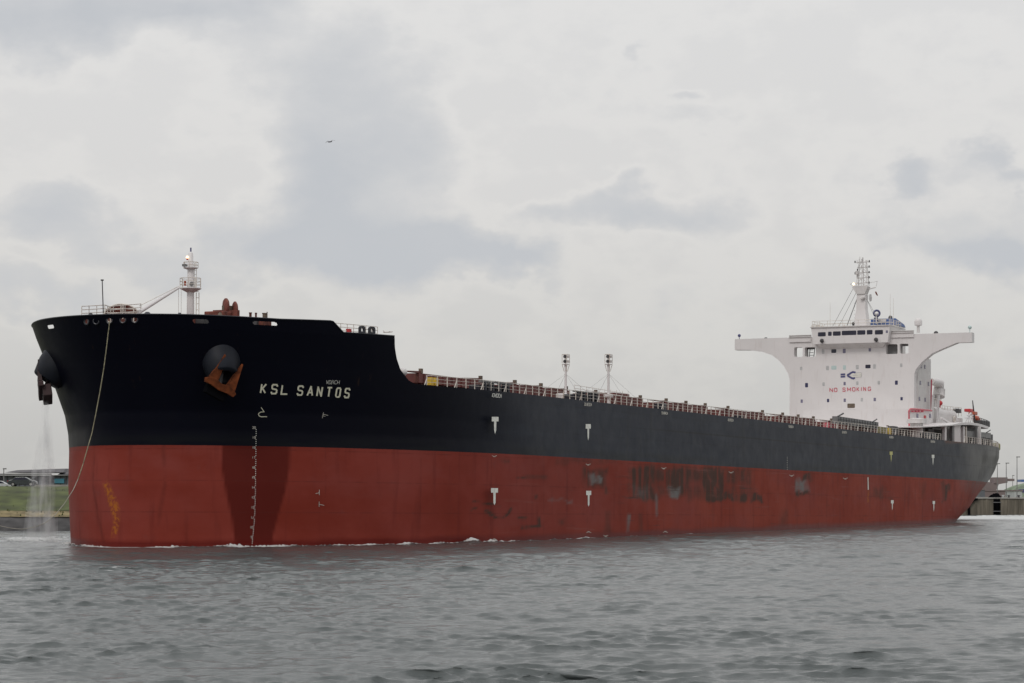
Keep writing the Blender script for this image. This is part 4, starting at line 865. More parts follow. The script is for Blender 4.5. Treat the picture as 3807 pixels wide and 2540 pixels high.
# emblem: striped block, open hook shape and pale bar
zl4 = lambda x, y: (3000 + x / 7.833, 1340 + y / 7.833)
mb = MB(); strokes(mb, [[zl4(980, 413), zl4(1116, 405)], [zl4(980, 480), zl4(1116, 472)]], 6.6, bmap); em = mb.build('emblem_block', M['navy'], house)
mb = MB(); strokes(mb, [[zl4(*p) for p in ((1405, 362), (1395, 352), (1340, 340), (1290, 362), (1240, 396), (1196, 420), (1190, 440), (1205, 462), (1255, 488), (1300, 515), (1345, 527), (1400, 512))]], 6.8, bmap); mb.build('emblem_hook', M['navy'], house)
mb = MB(); strokes(mb, [[zl4(1290, 405), zl4(1585, 395)], [zl4(1290, 465), zl4(1585, 455)]], 6.0, bmap); mb.build('emblem_bar', M['cream'], house)
mb = MB(); strokes(mb, [[zl4(1330, 436), zl4(1580, 426)], [zl4(1585, 365), zl4(1585, 485)], [zl4(1410, 368), zl4(1585, 362)], [zl4(1410, 492), zl4(1585, 486)]], .7, lambda x, y, l: PU(x, y, UH - l - .02)); mb.build('emblem_outline', M['grey'], house)
# wheelhouse
UW = UH - 1.6
def wv(x, y): p = PU(*zb1(x, y), UW); return p.y, p.z
yl, zt1 = wv(650, 655); yr, _ = wv(1257, 640); zbm = wv(950, 777)[1]; zwt = wv(950, 650)[1]
f = MB(); yc = (yl + yr) / 2
f.add([(UW, yl - .5, zbm), (UW, yr + .5, zbm), (UW, yr, zwt), (UW, yl, zwt), (UH + 6, yl, zbm), (UH + 6, yr, zbm), (UH + 6, yr, zwt), (UH + 6, yl, zwt)], [(0, 1, 2, 3), (7, 6, 5, 4), (0, 4, 5, 1), (3, 2, 6, 7), (0, 3, 7, 4), (1, 5, 6, 2)])
wheel = f.build('wheelhouse', M['white'], ship)
f = MB(); f.box(UW - .25, yl + .1, zwt, UH + 6.2, yr - .1, zwt + .16); f.build('roof', M['white2'], wheel)
f = MB(); a = wv(785, 800); b = wv(1150, 790); f.add([(UW + .1, yl - 1, zbm - .02), (UW + .1, yr + 1, zbm - .02), (UH, yr + 1.8, zbm - .9), (UH, yl - 1.8, zbm - .9), (UH, yl - 1, zbm - .02), (UH, yr + 1, zbm - .02)], [(0, 1, 2, 3), (0, 3, 4), (1, 5, 2)]); f.build('bridge_bracket', M['white2'], wheel)
for q in [(733, 708, 60, 32), (795, 704, 28, 32), (848, 702, 60, 33), (942, 697, 112, 34), (1036, 694, 62, 34), (1100, 692, 44, 34), (1171, 692, 62, 34)]: win(*q, 'dark', UW, 'bridge_window', wheel)
win(1232, 688, 16, 20, 'glass4', UW, 'bridge_window', wheel)
for x, y in ((733, 757), (1148, 748)):
    p = PU(*zb1(x, y), UW - .4); f = MB(); f.ball(p, .38, 10); f.tube(p, (UW, p.y, p.z - .4), .12); f.build('searchlight', M['dgrey'], wheel, True)
for x, y in ((304, 748), (1609, 700)):
    p = PU(*zb1(x, y), UH + 1); f = MB(); f.ball(p, .42, 10); f.tube(p, (p.x, p.y, p.z - 1.1), .14); f.build('searchlight', M['dgrey'], house, True)
p = PU(*zb1(100, 718), UH + 1); f = MB(); f.ball(p, .3, 10); f.tube(p, (p.x, p.y, p.z - 1.2), .06); f.build('wing_lamp', M['navy'], house, True)
p = PU(*zb1(1868, 655), UH + 1); f = MB(); f.ball(p, .36, 10); f.tube(p, (p.x, p.y, p.z - 1.4), .07); f.build('wing_lamp', M['glass3'], house, True)
for x0, x1, y0, y1 in ((482, 648, 722, 770), (1260, 1436, 688, 735)):
    a = PU(*zb1(x0, (y0 + y1) / 2), UH - .3); b = PU(*zb1(x1, (y0 + y1) / 2), UH - .3); zt = PU(*zb1(x0, y0), UH).z; z0 = PU(*zb1(x0, y1), UH).z
    f = MB(); f.box(UH - .25, a.y, z0, UH - .01, b.y, zt); f.build('wind_screen_panel', M['white'], house); f = MB(); f.box(UH - .45, a.y, zt - .3, UH - .26, b.y, zt - .16); f.box(UH - .4, a.y, zt + .02, UH + .1, b.y, zt + .12); f.build('screen_moulding', M['white2'], house)
# monkey island: rails, small gear
zr_ = zwt + .17
f = MB(); pts = [Vector((UW + .1, yl - .2, zr_)), Vector((UW + .1, yr + .2, zr_)), Vector((UH + 6, yr + .2, zr_)), Vector((UH + 6, yl - .2, zr_))]
for a, b in zip(pts, pts[1:] + pts[:1]):
    n = max(2, int((b - a).length / 1.4))
    for i in range(n): p = a.lerp(b, i / n); f.tube(p, p + Vector((0, 0, 1.05)), .045, n=5)
    for q in (.5, 1.05): f.tube(a + Vector((0, 0, q)), b + Vector((0, 0, q)), .04, n=5)
f.build('roof_rail', M['rail'], wheel)
for x, y, s in ((663, 640, .55), (690, 640, .4), (712, 636, .5), (740, 640, .45), (865, 634, .35), (905, 635, .4), (930, 640, .3)):
    p = PU(*zb1(x, y), UH + 2); f = MB(); f.tube((p.x, p.y, zr_), (p.x, p.y, p.z), s * .55, s * .4, 8); f.build('roof_vent', M['rail'], wheel, True)
p = PU(*zb1(974, 625), UH + .4); f = MB(); f.tube((p.x, p.y, zr_), p, .16); f.ball(p, .3, 10); f.build('signal_lamp', M['dgrey'], wheel, True)
for x, yt in ((797, 465), (1258, 395), (1282, 430)):
    p = PU(*zb1(x, yt), UH + 3); f = MB(); f.tube((p.x, p.y, zr_), p, .05, .02); f.build('whip_aerial', M['rail'], wheel)
# radar mast
UM = UH + 4
def zmm(y): return PU(3205, 900 + y / 2.063, UM).z
def ym(x): return PU(2700 + x / 2.063, 1100, UM).y
yc = ym(1038); f = MB()
f.add([(UM - 1.1, ym(988), zr_), (UM - 1.1, ym(1092), zr_), (UM + 1.4, ym(1092), zr_), (UM + 1.4, ym(988), zr_), (UM - .8, ym(1006), zmm(520)), (UM - .8, ym(1076), zmm(520)), (UM + .9, ym(1076), zmm(520)), (UM + .9, ym(1006), zmm(520)),
       (UM - .7, ym(1010), zmm(400)), (UM - .7, ym(1074), zmm(400)), (UM + .7, ym(1074), zmm(400)), (UM + .7, ym(1010), zmm(400))], [(0, 1, 5, 4), (1, 2, 6, 5), (2, 3, 7, 6), (3, 0, 4, 7), (4, 5, 9, 8), (5, 6, 10, 9), (6, 7, 11, 10), (7, 4, 8, 11), (8, 9, 10, 11), (3, 2, 1, 0)])
rm = f.build('radar_mast', M['white'], ship)
f = MB(); f.prism([(ym(1012), zmm(402)), (ym(976), zmm(352)), (ym(984), zmm(338)), (ym(1085), zmm(338)), (ym(1094), zmm(345)), (ym(1072), zmm(402))], lambda a, b, t: (UM - .9 + t, a, b), 0, 1.9); f.build('cross_platform', M['white2'], rm)
f = MB()
for sx, tx, ty in ((1006, 1022, 130), (1046, 1046, 118), (1088, 1072, 140)):
    for du in (-.6, .6): f.tube((UM + du, ym(sx), zmm(338)), (UM + du * .4, ym(tx), zmm(ty)), .085, .05, n=6)
for yy, xa, xb in ((155, 994, 1100), (195, 1010, 1100), (235, 992, 1100), (275, 1002, 1100), (315, 985, 1100)):
    for du in (-.5, .5): f.tube((UM + du * .8, ym(xa), zmm(yy + 2)), (UM + du * .8, ym(xb), zmm(yy - 2)), .045, n=5)
for q_ in range(16): sx_ = random.uniform(1004, 1084); y_ = random.uniform(150, 325); f.tube((UM - .5, ym(sx_), zmm(y_)), (UM - .5, ym(sx_ + random.uniform(-6, 6)), zmm(y_ - random.uniform(10, 30))), random.uniform(.05, .13), n=6)
for y0, y1 in ((155, 195), (195, 235), (235, 275), (275, 315), (315, 338)): f.tube((UM - .5, ym(1014), zmm(y1)), (UM - .5, ym(1046), zmm(y0)), .05, n=5); f.tube((UM - .5, ym(1083), zmm(y1)), (UM - .5, ym(1046), zmm(y0)), .05, n=5)
f.tube((UM, ym(1024), zmm(150)), (UM, ym(1024), zmm(112)), .05); f.tube((UM, ym(1046), zmm(150)), (UM, ym(1046), zmm(122)), .04); f.build('signal_lattice', M['white2'], rm)
for x, y in ((1101, 152), (1100, 192), (1100, 235), (1100, 274), (1100, 315), (992, 152), (993, 240), (1011, 215)):
    p = Vector((UM - .4, ym(x), zmm(y))); f = MB(); f.tube(p - Vector((0, 0, .20)), p + Vector((0, 0, .20)), .11, .11, 8); f.build('navigation_light', M['dgrey'], rm, True)
p = Vector((UM - .6, ym(984), zmm(322))); f = MB(); f.ball(p, .22, 10); f.build('steaming_light', M['lamp'], rm, True)
f = MB(); f.box(UM - 1.0, ym(1002), zmm(252), UM - .4, ym(1020), zmm(225)); f.build('radar_box', M['white2'], rm)
f = MB(); f.tube((UM, ym(1090), zmm(365)), (UM, ym(1146), zmm(352)), .09); f.tube((UM, ym(1150), zmm(345)), (UM, ym(1158), zmm(305)), .04); f.tube((UM, ym(1100), zmm(315)), (UM, ym(1162), zmm(305)), .04); f.tube((UM, ym(950), zmm(318)), (UM, ym(984), zmm(350)), .05); f.tube((UM, ym(948), zmm(318)), (UM, ym(962), zmm(316)), .05); f.build('yard_arm', M['white2'], rm)
f = MB(); f.box(UM - .1, ym(1046), zmm(440), UM + .9, ym(1078), zmm(405)); f.tube((UM - 1.0, ym(1046), zmm(438)), (UM - 1.0, ym(1078), zmm(425)), .35, .3); f.build('radar_scanner', M['white2'], rm)
f = MB()
for x0, y0, x1, y1 in ((970, 360, 832, 640), (1005, 430, 940, 640), (1080, 445, 1140, 560), (1078, 440, 1178, 600), (1000, 380, 880, 640)): f.tube((UM, ym(x0), zmm(y0)), (UM - 1, ym(x1), zmm(y1)), .035 if x0 != 1005 else .08, n=5)
for k in range(7): z_ = zmm(640 - k * 28); f.tube((UM - 1.2, ym(995), z_), (UM - 1.2, ym(1002), z_), .03, n=4)
f.build('mast_stay', M['grey'], rm)
fl = MB(); g = [(1140, 385), (1150, 383), (1163, 412), (1158, 418), (1147, 404)]; fl.prism([(ym(a), zmm(b)) for a, b in g], lambda a, b, t: (UM + t, a, b), 0, .04); fl.build('signal_flag', M['rustred'], rm)
fl = MB(); g = [(1096, 405), (1112, 402), (1117, 430), (1114, 455), (1100, 460), (1096, 440)]; fl.prism([(ym(a), zmm(b)) for a, b in g], lambda a, b, t: (UM + t + .06 * math.sin(a * 5), a, b), 0, .04); fl.build('signal_flag', M['glass2'], rm)
# satellite dome on the port wing
p = PU(*zb1(1473, 612), UH + 2); f = MB(); f.lathe((p.x, p.y, p.z - .75), (0, 0, 1), [(0, .45), (.12, .68), (.85, .74), (1.25, .55), (1.45, .2), (1.5, .01)], 20); dm_ = f.build('satellite_dome', M['white'], ship, True)
f = MB(); f.tube((p.x, p.y, p.z - 2.0), (p.x, p.y, p.z - .72), .3, .26, 12); f.build('dome_pedestal', M['white2'], dm_, True)
# funnel
UF = 222.0
def yf(x): return PU(2700 + x / 2.063, 1200, UF).y
def zf(y): return PU(3270, 900 + y / 2.063, UF).z
z_b = zopen; 
f = MB(); y0_, y1_ = yf(1105), yf(1300)
for za, zb_, m, nm in ((z_b - 14, zf(640), 'white2', 'casing'),): f.box(UF, y0_, za, UF + 7, y1_, zb_)
fn = f.build('funnel', M['white2'], ship, bevel=.3)
f = MB(); f.add([(UF + .1, y0_ - .05, zf(640)), (UF + .1, y1_ + .05, zf(640)), (UF + 7, y1_ + .05, zf(640)), (UF + 7, y0_ - .05, zf(640)), (UF + .1, y0_ - .05, zf(588)), (UF + .1, y1_ + .05, zf(588)), (UF + 6, y1_ + .05, zf(620)), (UF + 6, y0_ - .05, zf(620))], [(0, 1, 5, 4), (1, 2, 6, 5), (2, 3, 7, 6), (3, 0, 4, 7), (4, 5, 6, 7), (3, 2, 1, 0)]); f.build('funnel_top', M['blue'], fn)
f = MB(); f.box(UF + .0, yf(1158), zf(612), UF + .09, yf(1226), zf(592)); f.build('funnel_panel', M['white'], fn)
f = MB(); p = Vector((UF - 1, yf(1166), zf(550))); f.torus(p, (-.86, -.5, 0), .56, .2, 20, 8); f.tube(p - Vector((0, 0, .7)), (p.x, p.y, zf(612)), .25, .3); f.build('exhaust_ring', M['navy'], fn, True)
f = MB(); p = Vector((UF - 1.8, yf(1172), zf(556))); f.ball(p, .38, 12); f.tube(p, (p.x, p.y, zf(632)), .12); f.build('small_dome', M['white'], fn, True)
f = MB(); f.tube((UF + 2, yf(1225), zf(600)), (UF + 1.4, yf(1245), zf(572)), .3, .38, 10); f.tube((UF + 1, yf(1128), zf(600)), (UF + 1, yf(1128), zf(575)), .16, .16, 8); f.build('exhaust_pipe', M['dgrey'], fn, True)
f = MB(); f.box(UF - 2.2, yf(1130), zf(650), UF - .3, yf(1235), zf(646)); 
for x in (1132, 1150, 1185, 1205, 1230): f.tube((UF - 2.2, yf(x), zf(648)), (UF - 2.2, yf(x), zf(622)), .05)
f.tube((UF - 2.2, yf(1130), zf(622)), (UF - 2.2, yf(1235), zf(622)), .05); f.build('funnel_platform', M['grey'], fn)

# ------------------------------------------------------------------ after deck
z2 = lambda x, y: (3250 + x / 3.92, 1350 + y / 3.92)
def b2(x0, y0, x1, y1, v, t): (a, b), (c, d) = z2(x0, y0), z2(x1, y1); return pb(a, b, c, d, v, t)
def add2(name, m, x0, y0, x1, y1, v, t, bev=0, zfloor=None):
    b = list(b2(x0, y0, x1, y1, v, t)); 
    if zfloor is not None: b[2] = zfloor
    f = MB(); f.box(*b); return f.build(name, M[m], ship, bevel=bev)
# side windows of the block
for x0, y0 in ((693, 48), (744, 54), (678, 288), (797, 305), (665, 522), (748, 535)):
    f = MB(); f.box(*b2(x0 - 7, y0 - 28, x0 + 7, y0 + 28, -12.0, .08)); f.build('side_window', M['glass4'], house)
def P2(x, y, v): return P(*z2(x, y), v)
f = MB(); f.path([P2(512, 1000, -14), P2(508, 800, -14), P2(506, 700, -14), P2(525, 672, -14), P2(560, 668, -14), P2(700, 680, -14), P2(835, 695, -14)], .16, 8); f.path([P2(832, 690, -12.4), P2(830, 480, -12.4), P2(836, 240, -12.4)], .14, 6); f.build('fire_main', M['letters'], ship, True)
f = MB(); 
for x in (560, 610, 650, 700): p = P2(x, 690, -14); f.box(p.x - .3, -14.2, p.z - .35, p.x + .3, -13.8, p.z)
f.build('pipe_bracket', M['letters'], ship)
add2('lower_deckhouse', 'white', 515, 690, 840, 1010, -13.6, 20, 0, DK)
for x0, y0, x1, y1, m in ((622, 740, 640, 800, 'glass4'), (728, 765, 752, 805, 'red'), (695, 830, 712, 875, 'red'), (808, 740, 825, 800, 'glass4')):
    b = b2(x0, y0, x1, y1, -13.66, .1); f = MB(); f.box(b[0], -13.75, b[2], b[3], -13.6, b[5]); f.build('deckhouse_fitting', M[m], ship)
a = P2(620, 880, -17); zt = P2(620, 820, -17).z; zc = P2(620, 880, -17).z; f = MB(); f.lathe((a.x, -17, DK), (0, 0, 1), [(0, 1.1), (zc - DK, 1.1), (zc - DK + .02, 1.75), (zt - DK, 1.7), (zt - DK + .2, .6)], 18); f.build('mushroom_vent', M['white2'], ship, True)
# engine casing, ducts
add2('engine_casing', 'white2', 840, 470, 905, 900, -9, 14, .1, DK)
f = MB(); f.path([P2(835, 268, -10), P2(900, 280, -10), P2(945, 300, -10), P2(950, 380, -10), P2(938, 490, -10)], [.6, .8, 1.0, 1.15, 1.2], 12); f.build('exhaust_duct', M['white2'], ship, True)
add2('casing_tower', 'white2', 885, 530, 972, 900, -11, 6, .1, DK)
f = MB(); b = b2(870, 522, 982, 530, -11.3, 7); f.box(*b); f.build('tower_cap', M['rail'], ship)
p = P2(960, 585, -11.3); f = MB(); f.ball(p, .5, 12); f.tube(p, p - Vector((0, 0, 1.2)), .12); f.build('red_lamp', M['red'], ship, True)
for x in (850, 868, 930, 948): 
    f = MB(); f.tube(P2(x, 470, -13), P2(x - 20, 880, -13), .13); f.build('derrick_post', M['white'], ship)
f = MB(); f.path([P2(975, 800, -15), P2(1100, 880, -15)], .22); f.build('crane_boom', M['white'], ship)
a = P2(950, 740, -13); b = P2(1260, 750, -13); f = MB(); f.lathe((a.x, -11, a.z), (1, 0, 0), [(0, .5), (.6, 1.5), (b.x - a.x - .6, 1.5), (b.x - a.x, .5)], 20); f.build('deck_tank', M['white2'], ship, True)
add2('poop_house', 'white2', 930, 780, 1290, 900, -12.5, 14, .05)
p = P2(1170, 820, -12.7); f = MB(); f.torus(p, (0, 1, 0), .55, .12); f.build('lifebuoy', M['rail'], ship, True)
f = MB(); p = P2(1210, 690, -12); f.box(p.x - 1.2, -12.5, p.z - .5, p.x + 1.2, -11.5, p.z + .3); f.build('deck_winch', M['dgrey'], ship, bevel=.1)
f = MB(); prev = None
for x in range(990, 1300, 40):
    p = P2(x, 620 + (x - 990) * .12, -12); q = P2(x, 780, -12); f.tube(p, q, .05)
    if prev is not None: f.tube(prev, p, .05); f.tube(prev - Vector((0, 0, .5)), p - Vector((0, 0, .5)), .04)
    prev = p
f.build('poop_rail', M['rail'], ship)
# boat deck
pts = [(690, 925), (900, 915), (1100, 903), (1280, 868), (1400, 864), (1520, 880), (1665, 925)]
f = MB(); vs = []
for x, y in pts:
    vv = -19 if x < 1500 else -17.5; a = P2(x, y, vv); b_ = P2(x, y + (14 if x < 1200 else 36), vv)
    vs += [a, b_, Vector((b_.x, 12, b_.z)), Vector((a.x, 12, a.z))]
fs = []
for i in range(len(pts) - 1):
    for k in range(4): fs.append((4 * i + k, 4 * i + (k + 1) % 4, 4 * i + 4 + (k + 1) % 4, 4 * i + 4 + k))
fs += [(0, 1, 2, 3), tuple(4 * (len(pts) - 1) + k for k in (3, 2, 1, 0))]; f.add(vs, fs); bd = f.build('boat_deck', M['white'], ship)
for x0, x1, m in ((1030, 1056, 'white'), (1140, 1165, 'grey'), (1170, 1260, 'white'), (1300, 1320, 'white'), (1340, 1352, 'rail'), (1500, 1508, 'grey'), (1548, 1558, 'white')):
    b = b2(x0, 900 if x0 < 1290 else 925, x1, 1120, -18.5, .5); f = MB(); f.box(b[0], -18.5, DK, b[3], -18.0, b[5]); f.build('deck_post', M[m], bd)
add2('poop_front', 'glass2', 1060, 925, 1140, 1130, -15, .5, 0, DK)
add2('poop_shadow_house', 'grey', 700, 940, 1030, 1130, -12, 12, 0, DK)
for x0, y0, x1, y1, m in ((705, 945, 745, 990, 'dgrey'), (790, 960, 885, 1010, 'dgrey'), (850, 942, 980, 975, 'grey'), (1270, 1020, 1320, 1050, 'dgrey'), (1290, 955, 1315, 1015, 'white')): add2('stowed_gear', m, x0, y0, x1, y1, -17, 1.5, .08)
# after mooring deck structures
for x in (1355, 1420, 1470, 1545, 1590, 1635, 1690):
    b = b2(x, 1080 if x < 1690 else 1040, x + (26 if x % 10 else 40), 1195, -17.3 if x < 1600 else -16.5, .6); f = MB(); f.box(b[0], b[1], DK, b[3], b[4], b[5]); f.build('awning_post', M['dgrey'], ship)
add2('mooring_house', 'dgrey', 1335, 940, 1470, 1075, -16, 2.5, .1)
f = MB(); a = P2(1345, 1030, -18.4); b = P2(1700, 1060, -16.6)
f.add([a + Vector((0, 0, .55)), b + Vector((0, 0, .55)), b - Vector((0, 0, .55)), a - Vector((0, 0, .55)), a + Vector((0, .9, .55)), b + Vector((0, .9, .55)), b + Vector((0, .9, -.55)), a + Vector((0, .9, -.55))], [(0, 1, 2, 3), (7, 6, 5, 4), (0, 4, 5, 1), (1, 5, 6, 2), (2, 6, 7, 3), (3, 7, 4, 0)])
sg = f.build('stern_ladder', M['grey'], ship); f = MB(); f.tube(a.lerp(b, .8) + Vector((0, 0, .5)), a.lerp(b, .98) + Vector((0, 0, 1.1)), .1); f.build('ladder_arm', M['dgrey'], sg)
for x, m, s in ((1500, 'rustred', .8), (1560, 'dgrey', .9), (1610, 'rustred', .6), (1655, 'hatch', .8)):
    p = P2(x, 1170, -14); f = MB(); f.lathe((p.x - s, -13.5, DK + s * .9), (1, 0, 0), [(0, s), (.25, s), (.26, s * .5), (s * 2 - .26, s * .5), (s * 2 - .25, s), (s * 2, s)], 16); f.build('mooring_winch', M[m], ship, True)
p = P2(1780, 1190, -15); f = MB(); f.box(p.x - 1.4, -15.6, DK, p.x + 1.2, -14, p.z + .3); f.build('stern_chock', M['olive'], ship, bevel=.3)
f = MB()
for x0, y0, x1, y1 in ((1335, 860, 1400, 725), (1440, 860, 1420, 725), (1370, 860, 1410, 725), (1400, 860, 1440, 760), (1320, 800, 1440, 800), (1350, 765, 1430, 765)): f.tube(P2(x0, y0, -16), P2(x1, y1, -16), .1, n=6)
f.build('boat_davit', M['white'], ship)
add2('liferaft_box', 'red', 1400, 668, 1442, 712, -16, 1.2, .1); add2('liferaft_box', 'lifeorange', 1462, 708, 1508, 755, -15.5, 1.2, .1)
f = MB(); f.tube(P2(1466, 860, -15), P2(1434, 545, -15), .22, .08); f.build('ensign_staff', M['dgrey'], ship)
f = MB(); p = P2(1600, 855, -15); f.box(p.x - 3, -15.5, p.z - 1.0, p.x + 3, -14, p.z + .2); f.build('deck_gear', M['dgrey'], ship, bevel=.2)
f = MB(); prev = None
for x in range(1540, 1670, 24):
    p = P2(x, 800 + (x - 1540) * .35, -16.5); f.tube(p, P2(x, 880 + (x - 1540) * .35, -16.5), .06)
    if prev is not None: f.tube(prev, p, .06)
    prev = p
f.build('boat_deck_rail', M['dgrey'], ship)
# free-fall lifeboat: its own thing, resting on its ramp
p = P2(1495, 835, -14); lb = empty('lifeboat', MS @ p, TH, label='small orange enclosed lifeboat on the stern boat deck beside the red box', cat='lifeboat')
f = MB(); prof = [(-1.9, .05), (-1.7, .4), (-.9, .68), (.5, .74), (1.5, .56), (1.8, .24), (1.86, .05)]; f.lathe((0, 0, 0), (1, 0, -.35), prof, 16); f.build('boat_hull', M['lifeorange'], lb, True)
f = MB(); f.box(.2, -.3, .2, 1.0, .3, .85); f.build('conning_cabin', M['lifeorange'], lb, bevel=.2)

# ------------------------------------------------------------------ mooring rope
rp = [(408, 1194, 0), (404, 1225, -.6), (395, 1300, -.9), (386, 1370, -1), (372, 1455, -1.2), (356, 1540, -1.4), (342, 1610, -1.6), (326, 1665, -1.9), (310, 1722, -2.2), (290, 1782, -3), (272, 1822, -4), (240, 1872, -5), (205, 1915, -6), (172, 1942, -7), (130, 1960, -8), (80, 1968, -9), (40, 1964, -10), (0, 1956, -11), (-60, 1930, -12)]
st = MS @ hull_hit(408, 1194, 0); Y0 = st.y; wp = []
for x, y, dy in rp: Y_ = Y0 - .25 + dy * .6; wp.append(((x - CX) / F * Y_, Y_, H + (HY - y) / F * Y_))
wp2 = []
for a, b in zip(wp[:-1], wp[1:]):
    for t in (0, .5): wp2.append(tuple(a[i] + (b[i] - a[i]) * t for i in range(3)))
wp2.append(wp[-1])
f = MB(); f.path(wp2[:19], [.05] * 19, 6); f2 = f.build('mooring_rope', M['rope'], None, True, label='yellowish rope hanging slack from the bow fairlead down past the red hull to the left', cat='rope')
f = MB(); f.path(wp2[18:], [.038] * len(wp2[18:]), 6); f.build('heaving_line', M['rope2'], f2, True)

# ------------------------------------------------------------------ water
def water():
    ys = [-3000, -900, -300, -120, -50, -20, 0, 10, 15, 20.0]          # coarse far off, fine where the waves are seen
    while ys[-1] < 48: ys.append(ys[-1] * 1.012)
    while ys[-1] < 760: ys.append(ys[-1] * 1.0016)
    ys = np.array(ys + [775, 800, 850, 950, 1200, 1800, 3500, 8000, 20000], np.float32)
    o_ = 1 + .0019 * np.cumsum(1.1 ** np.arange(88)); t = np.concatenate([-o_[::-1], np.linspace(-1, 1, 1060), o_]).astype(np.float32); NX = len(t)
    base = .25 * np.clip(ys, 20, None) + 14
    Y = np.repeat(ys[:, None], NX, 1); X = t[None] * base[:, None]
    dy = np.maximum(np.abs(np.gradient(ys))[:, None], np.abs(np.gradient(t))[None] * base[:, None] * .8)
    Z = np.zeros_like(X); DX = np.zeros_like(X); DY = np.zeros_like(X)
    rs = np.random.RandomState(5); n = 110
    lam = np.exp(rs.uniform(np.log(.38), np.log(3.8), n)); ang = rs.normal(np.pi * .5 + .12, .40, n) + .25 * (lam < .9) * rs.randn(n); ph = rs.uniform(0, 2 * np.pi, n)
    env = []
    for q in range(7):
        a1_, k1, k2 = rs.uniform(0, 6.28), rs.uniform(.2, .7), rs.uniform(.12, .4)
        e_ = np.sin(X * k1 * math.cos(a1_) + Y * k1 * math.sin(a1_) + q) + np.sin(-X * k2 * math.sin(a1_ + .5) + Y * k2 * math.cos(a1_ + .5) + 2.1 * q)
        env.append((np.clip(e_ * .5 + .42, 0, 1.1) ** 1.4 * 1.5 + .34).astype(np.float32))
    for qi, (L_, a_, p_) in enumerate(zip(lam, ang, ph)):
        k = 2 * np.pi / L_; slope = .040 * (1.0 if L_ < 1.5 else .50); amp = slope / k
        fade = np.clip((L_ / (2.6 * dy)) - .6, 0, 1) * env[qi % 7]
        th = k * (X * np.cos(a_) + Y * np.sin(a_)) + p_; s_, c_ = np.sin(th), np.cos(th)
        Z += amp * fade * c_; DX -= np.cos(a_) * amp * fade * s_ * 1.5; DY -= np.sin(a_) * amp * fade * s_ * 1.5
    # gust patches and the calmer water in the ship's lee
    g = .80 + .28 * np.sin(X * .035 + 1.1 * np.sin(Y * .021)) * np.sin(Y * .028 + .7) 
    Minv = np.array(MI); U = Minv[0, 0] * X + Minv[0, 1] * Y + Minv[0, 3]; Vv = Minv[1, 0] * X + Minv[1, 1] * Y + Minv[1, 3]
    hb = halfb(U, np.clip(U * .0105, -4, 5)); dist = np.where((U > -37) & (U < 212), -Vv - hb, 99)
    lee = np.clip((dist - .5) / 8, .75, 1)
    Z *= g * lee; DX *= g; DY *= g
    # bow wave rise and foam
    rs2 = np.random.RandomState(3)
    def vn(x, y, sx, sy, o):
        return .5 + .25 * (np.sin(x * sx + 1.7 * np.sin(y * sy * .7 + o)) + np.sin(y * sy + 2.1 * np.sin(x * sx * .6 + o * 1.3)))
    foam = np.zeros_like(X)
    near = np.exp(-np.clip(dist, 0, 99) / .9) * (dist < 6) * (dist > -2)
    foam = np.maximum(foam, near * np.clip(1.15 - (U + 37) / 130, .14, 1) * (vn(U, dist, .55, 1.3, .4) * 1.1 + .25))
    nose = (np.hypot(U + 38, Vv) < 60) & (U < -20)
    dn = np.abs(np.hypot((U - 12) / 50, Vv / 22.5) - 1) * 22
    foam = np.maximum(foam, np.exp(-dn / .8) * (U < 5) * (.35 + .8 * vn(U, Vv, .8, .9, 2.)))
    # patch under the hose, wake at the stern, a few breaking crests
    hx, hy = -.18 * 272, 276
    foam = np.maximum(foam, .85 * np.exp(-((X + .192 * Y) / 7.0) ** 2 - ((Y - 282) / 20) ** 2) * (.5 + .7 * vn(X, Y, .9, .5, 1.)))
    wk = np.clip((U - 203) / 6, 0, 1) * np.exp(-((Vv + 7) / 20.0) ** 4) * (.55 + .6 * vn(U, Vv, .25, .5, 0))
    wk2 = np.clip((X - 84) / 6, 0, 1) * np.clip((Y - 470) / 14, 0, 1) * np.clip((584 - Y) / 20, 0, 1)
    foam = np.maximum(foam, np.maximum(wk * .8, wk2 * (.55 + .6 * vn(X, Y, .15, .3, 1))))
    zq = np.quantile(Z[120:1000:7, 100:-100:7], .9965); crest = np.clip((Z - zq) / .03, 0, 1) * (vn(X, Y, .11, .07, 2) > .55) * .62 * (dist > 3)
    spl = np.exp(-((X + 4.2) / 1.0) ** 2 - ((Y - 264.5) / 2.2) ** 2)                     # a small splash against the side
    Z += .40 * spl; foam = np.maximum(foam, spl * .9)
    foam = np.maximum(foam, crest)
    Z += .30 * foam * (dist < 3) * (.3 + rs2.rand(*X.shape)) * vn(U, dist, 1.3, 2, .9)
    V = np.stack([X + DX, Y + DY, Z], -1).reshape(-1, 3); nr, nc = X.shape
    i, j = np.meshgrid(np.arange(nr - 1), np.arange(nc - 1), indexing='ij'); a = i * nc + j
    Q = np.stack([a, a + 1, a + nc + 1, a + nc], -1).reshape(-1, 4)
    me = bpy.data.meshes.new('water'); me.vertices.add(len(V)); me.vertices.foreach_set('co', V.astype(np.float32).ravel())
    me.loops.add(len(Q) * 4); me.loops.foreach_set('vertex_index', Q.ravel().astype(np.int32)); me.polygons.add(len(Q))
    me.polygons.foreach_set('loop_start', np.arange(0, len(Q) * 4, 4, dtype=np.int32)); me.polygons.foreach_set('loop_total', np.full(len(Q), 4, np.int32))
    me.polygons.foreach_set('use_smooth', np.ones(len(Q), bool)); me.update(calc_edges=True)
    at2 = me.attributes.new('foam', 'FLOAT', 'POINT'); at2.data.foreach_set('value', np.clip(foam, 0, 1).ravel().astype(np.float32))
    o = bpy.data.objects.new('water', me); C.objects.link(o); o['kind'] = 'structure'; return o, me
wat, wme = water()
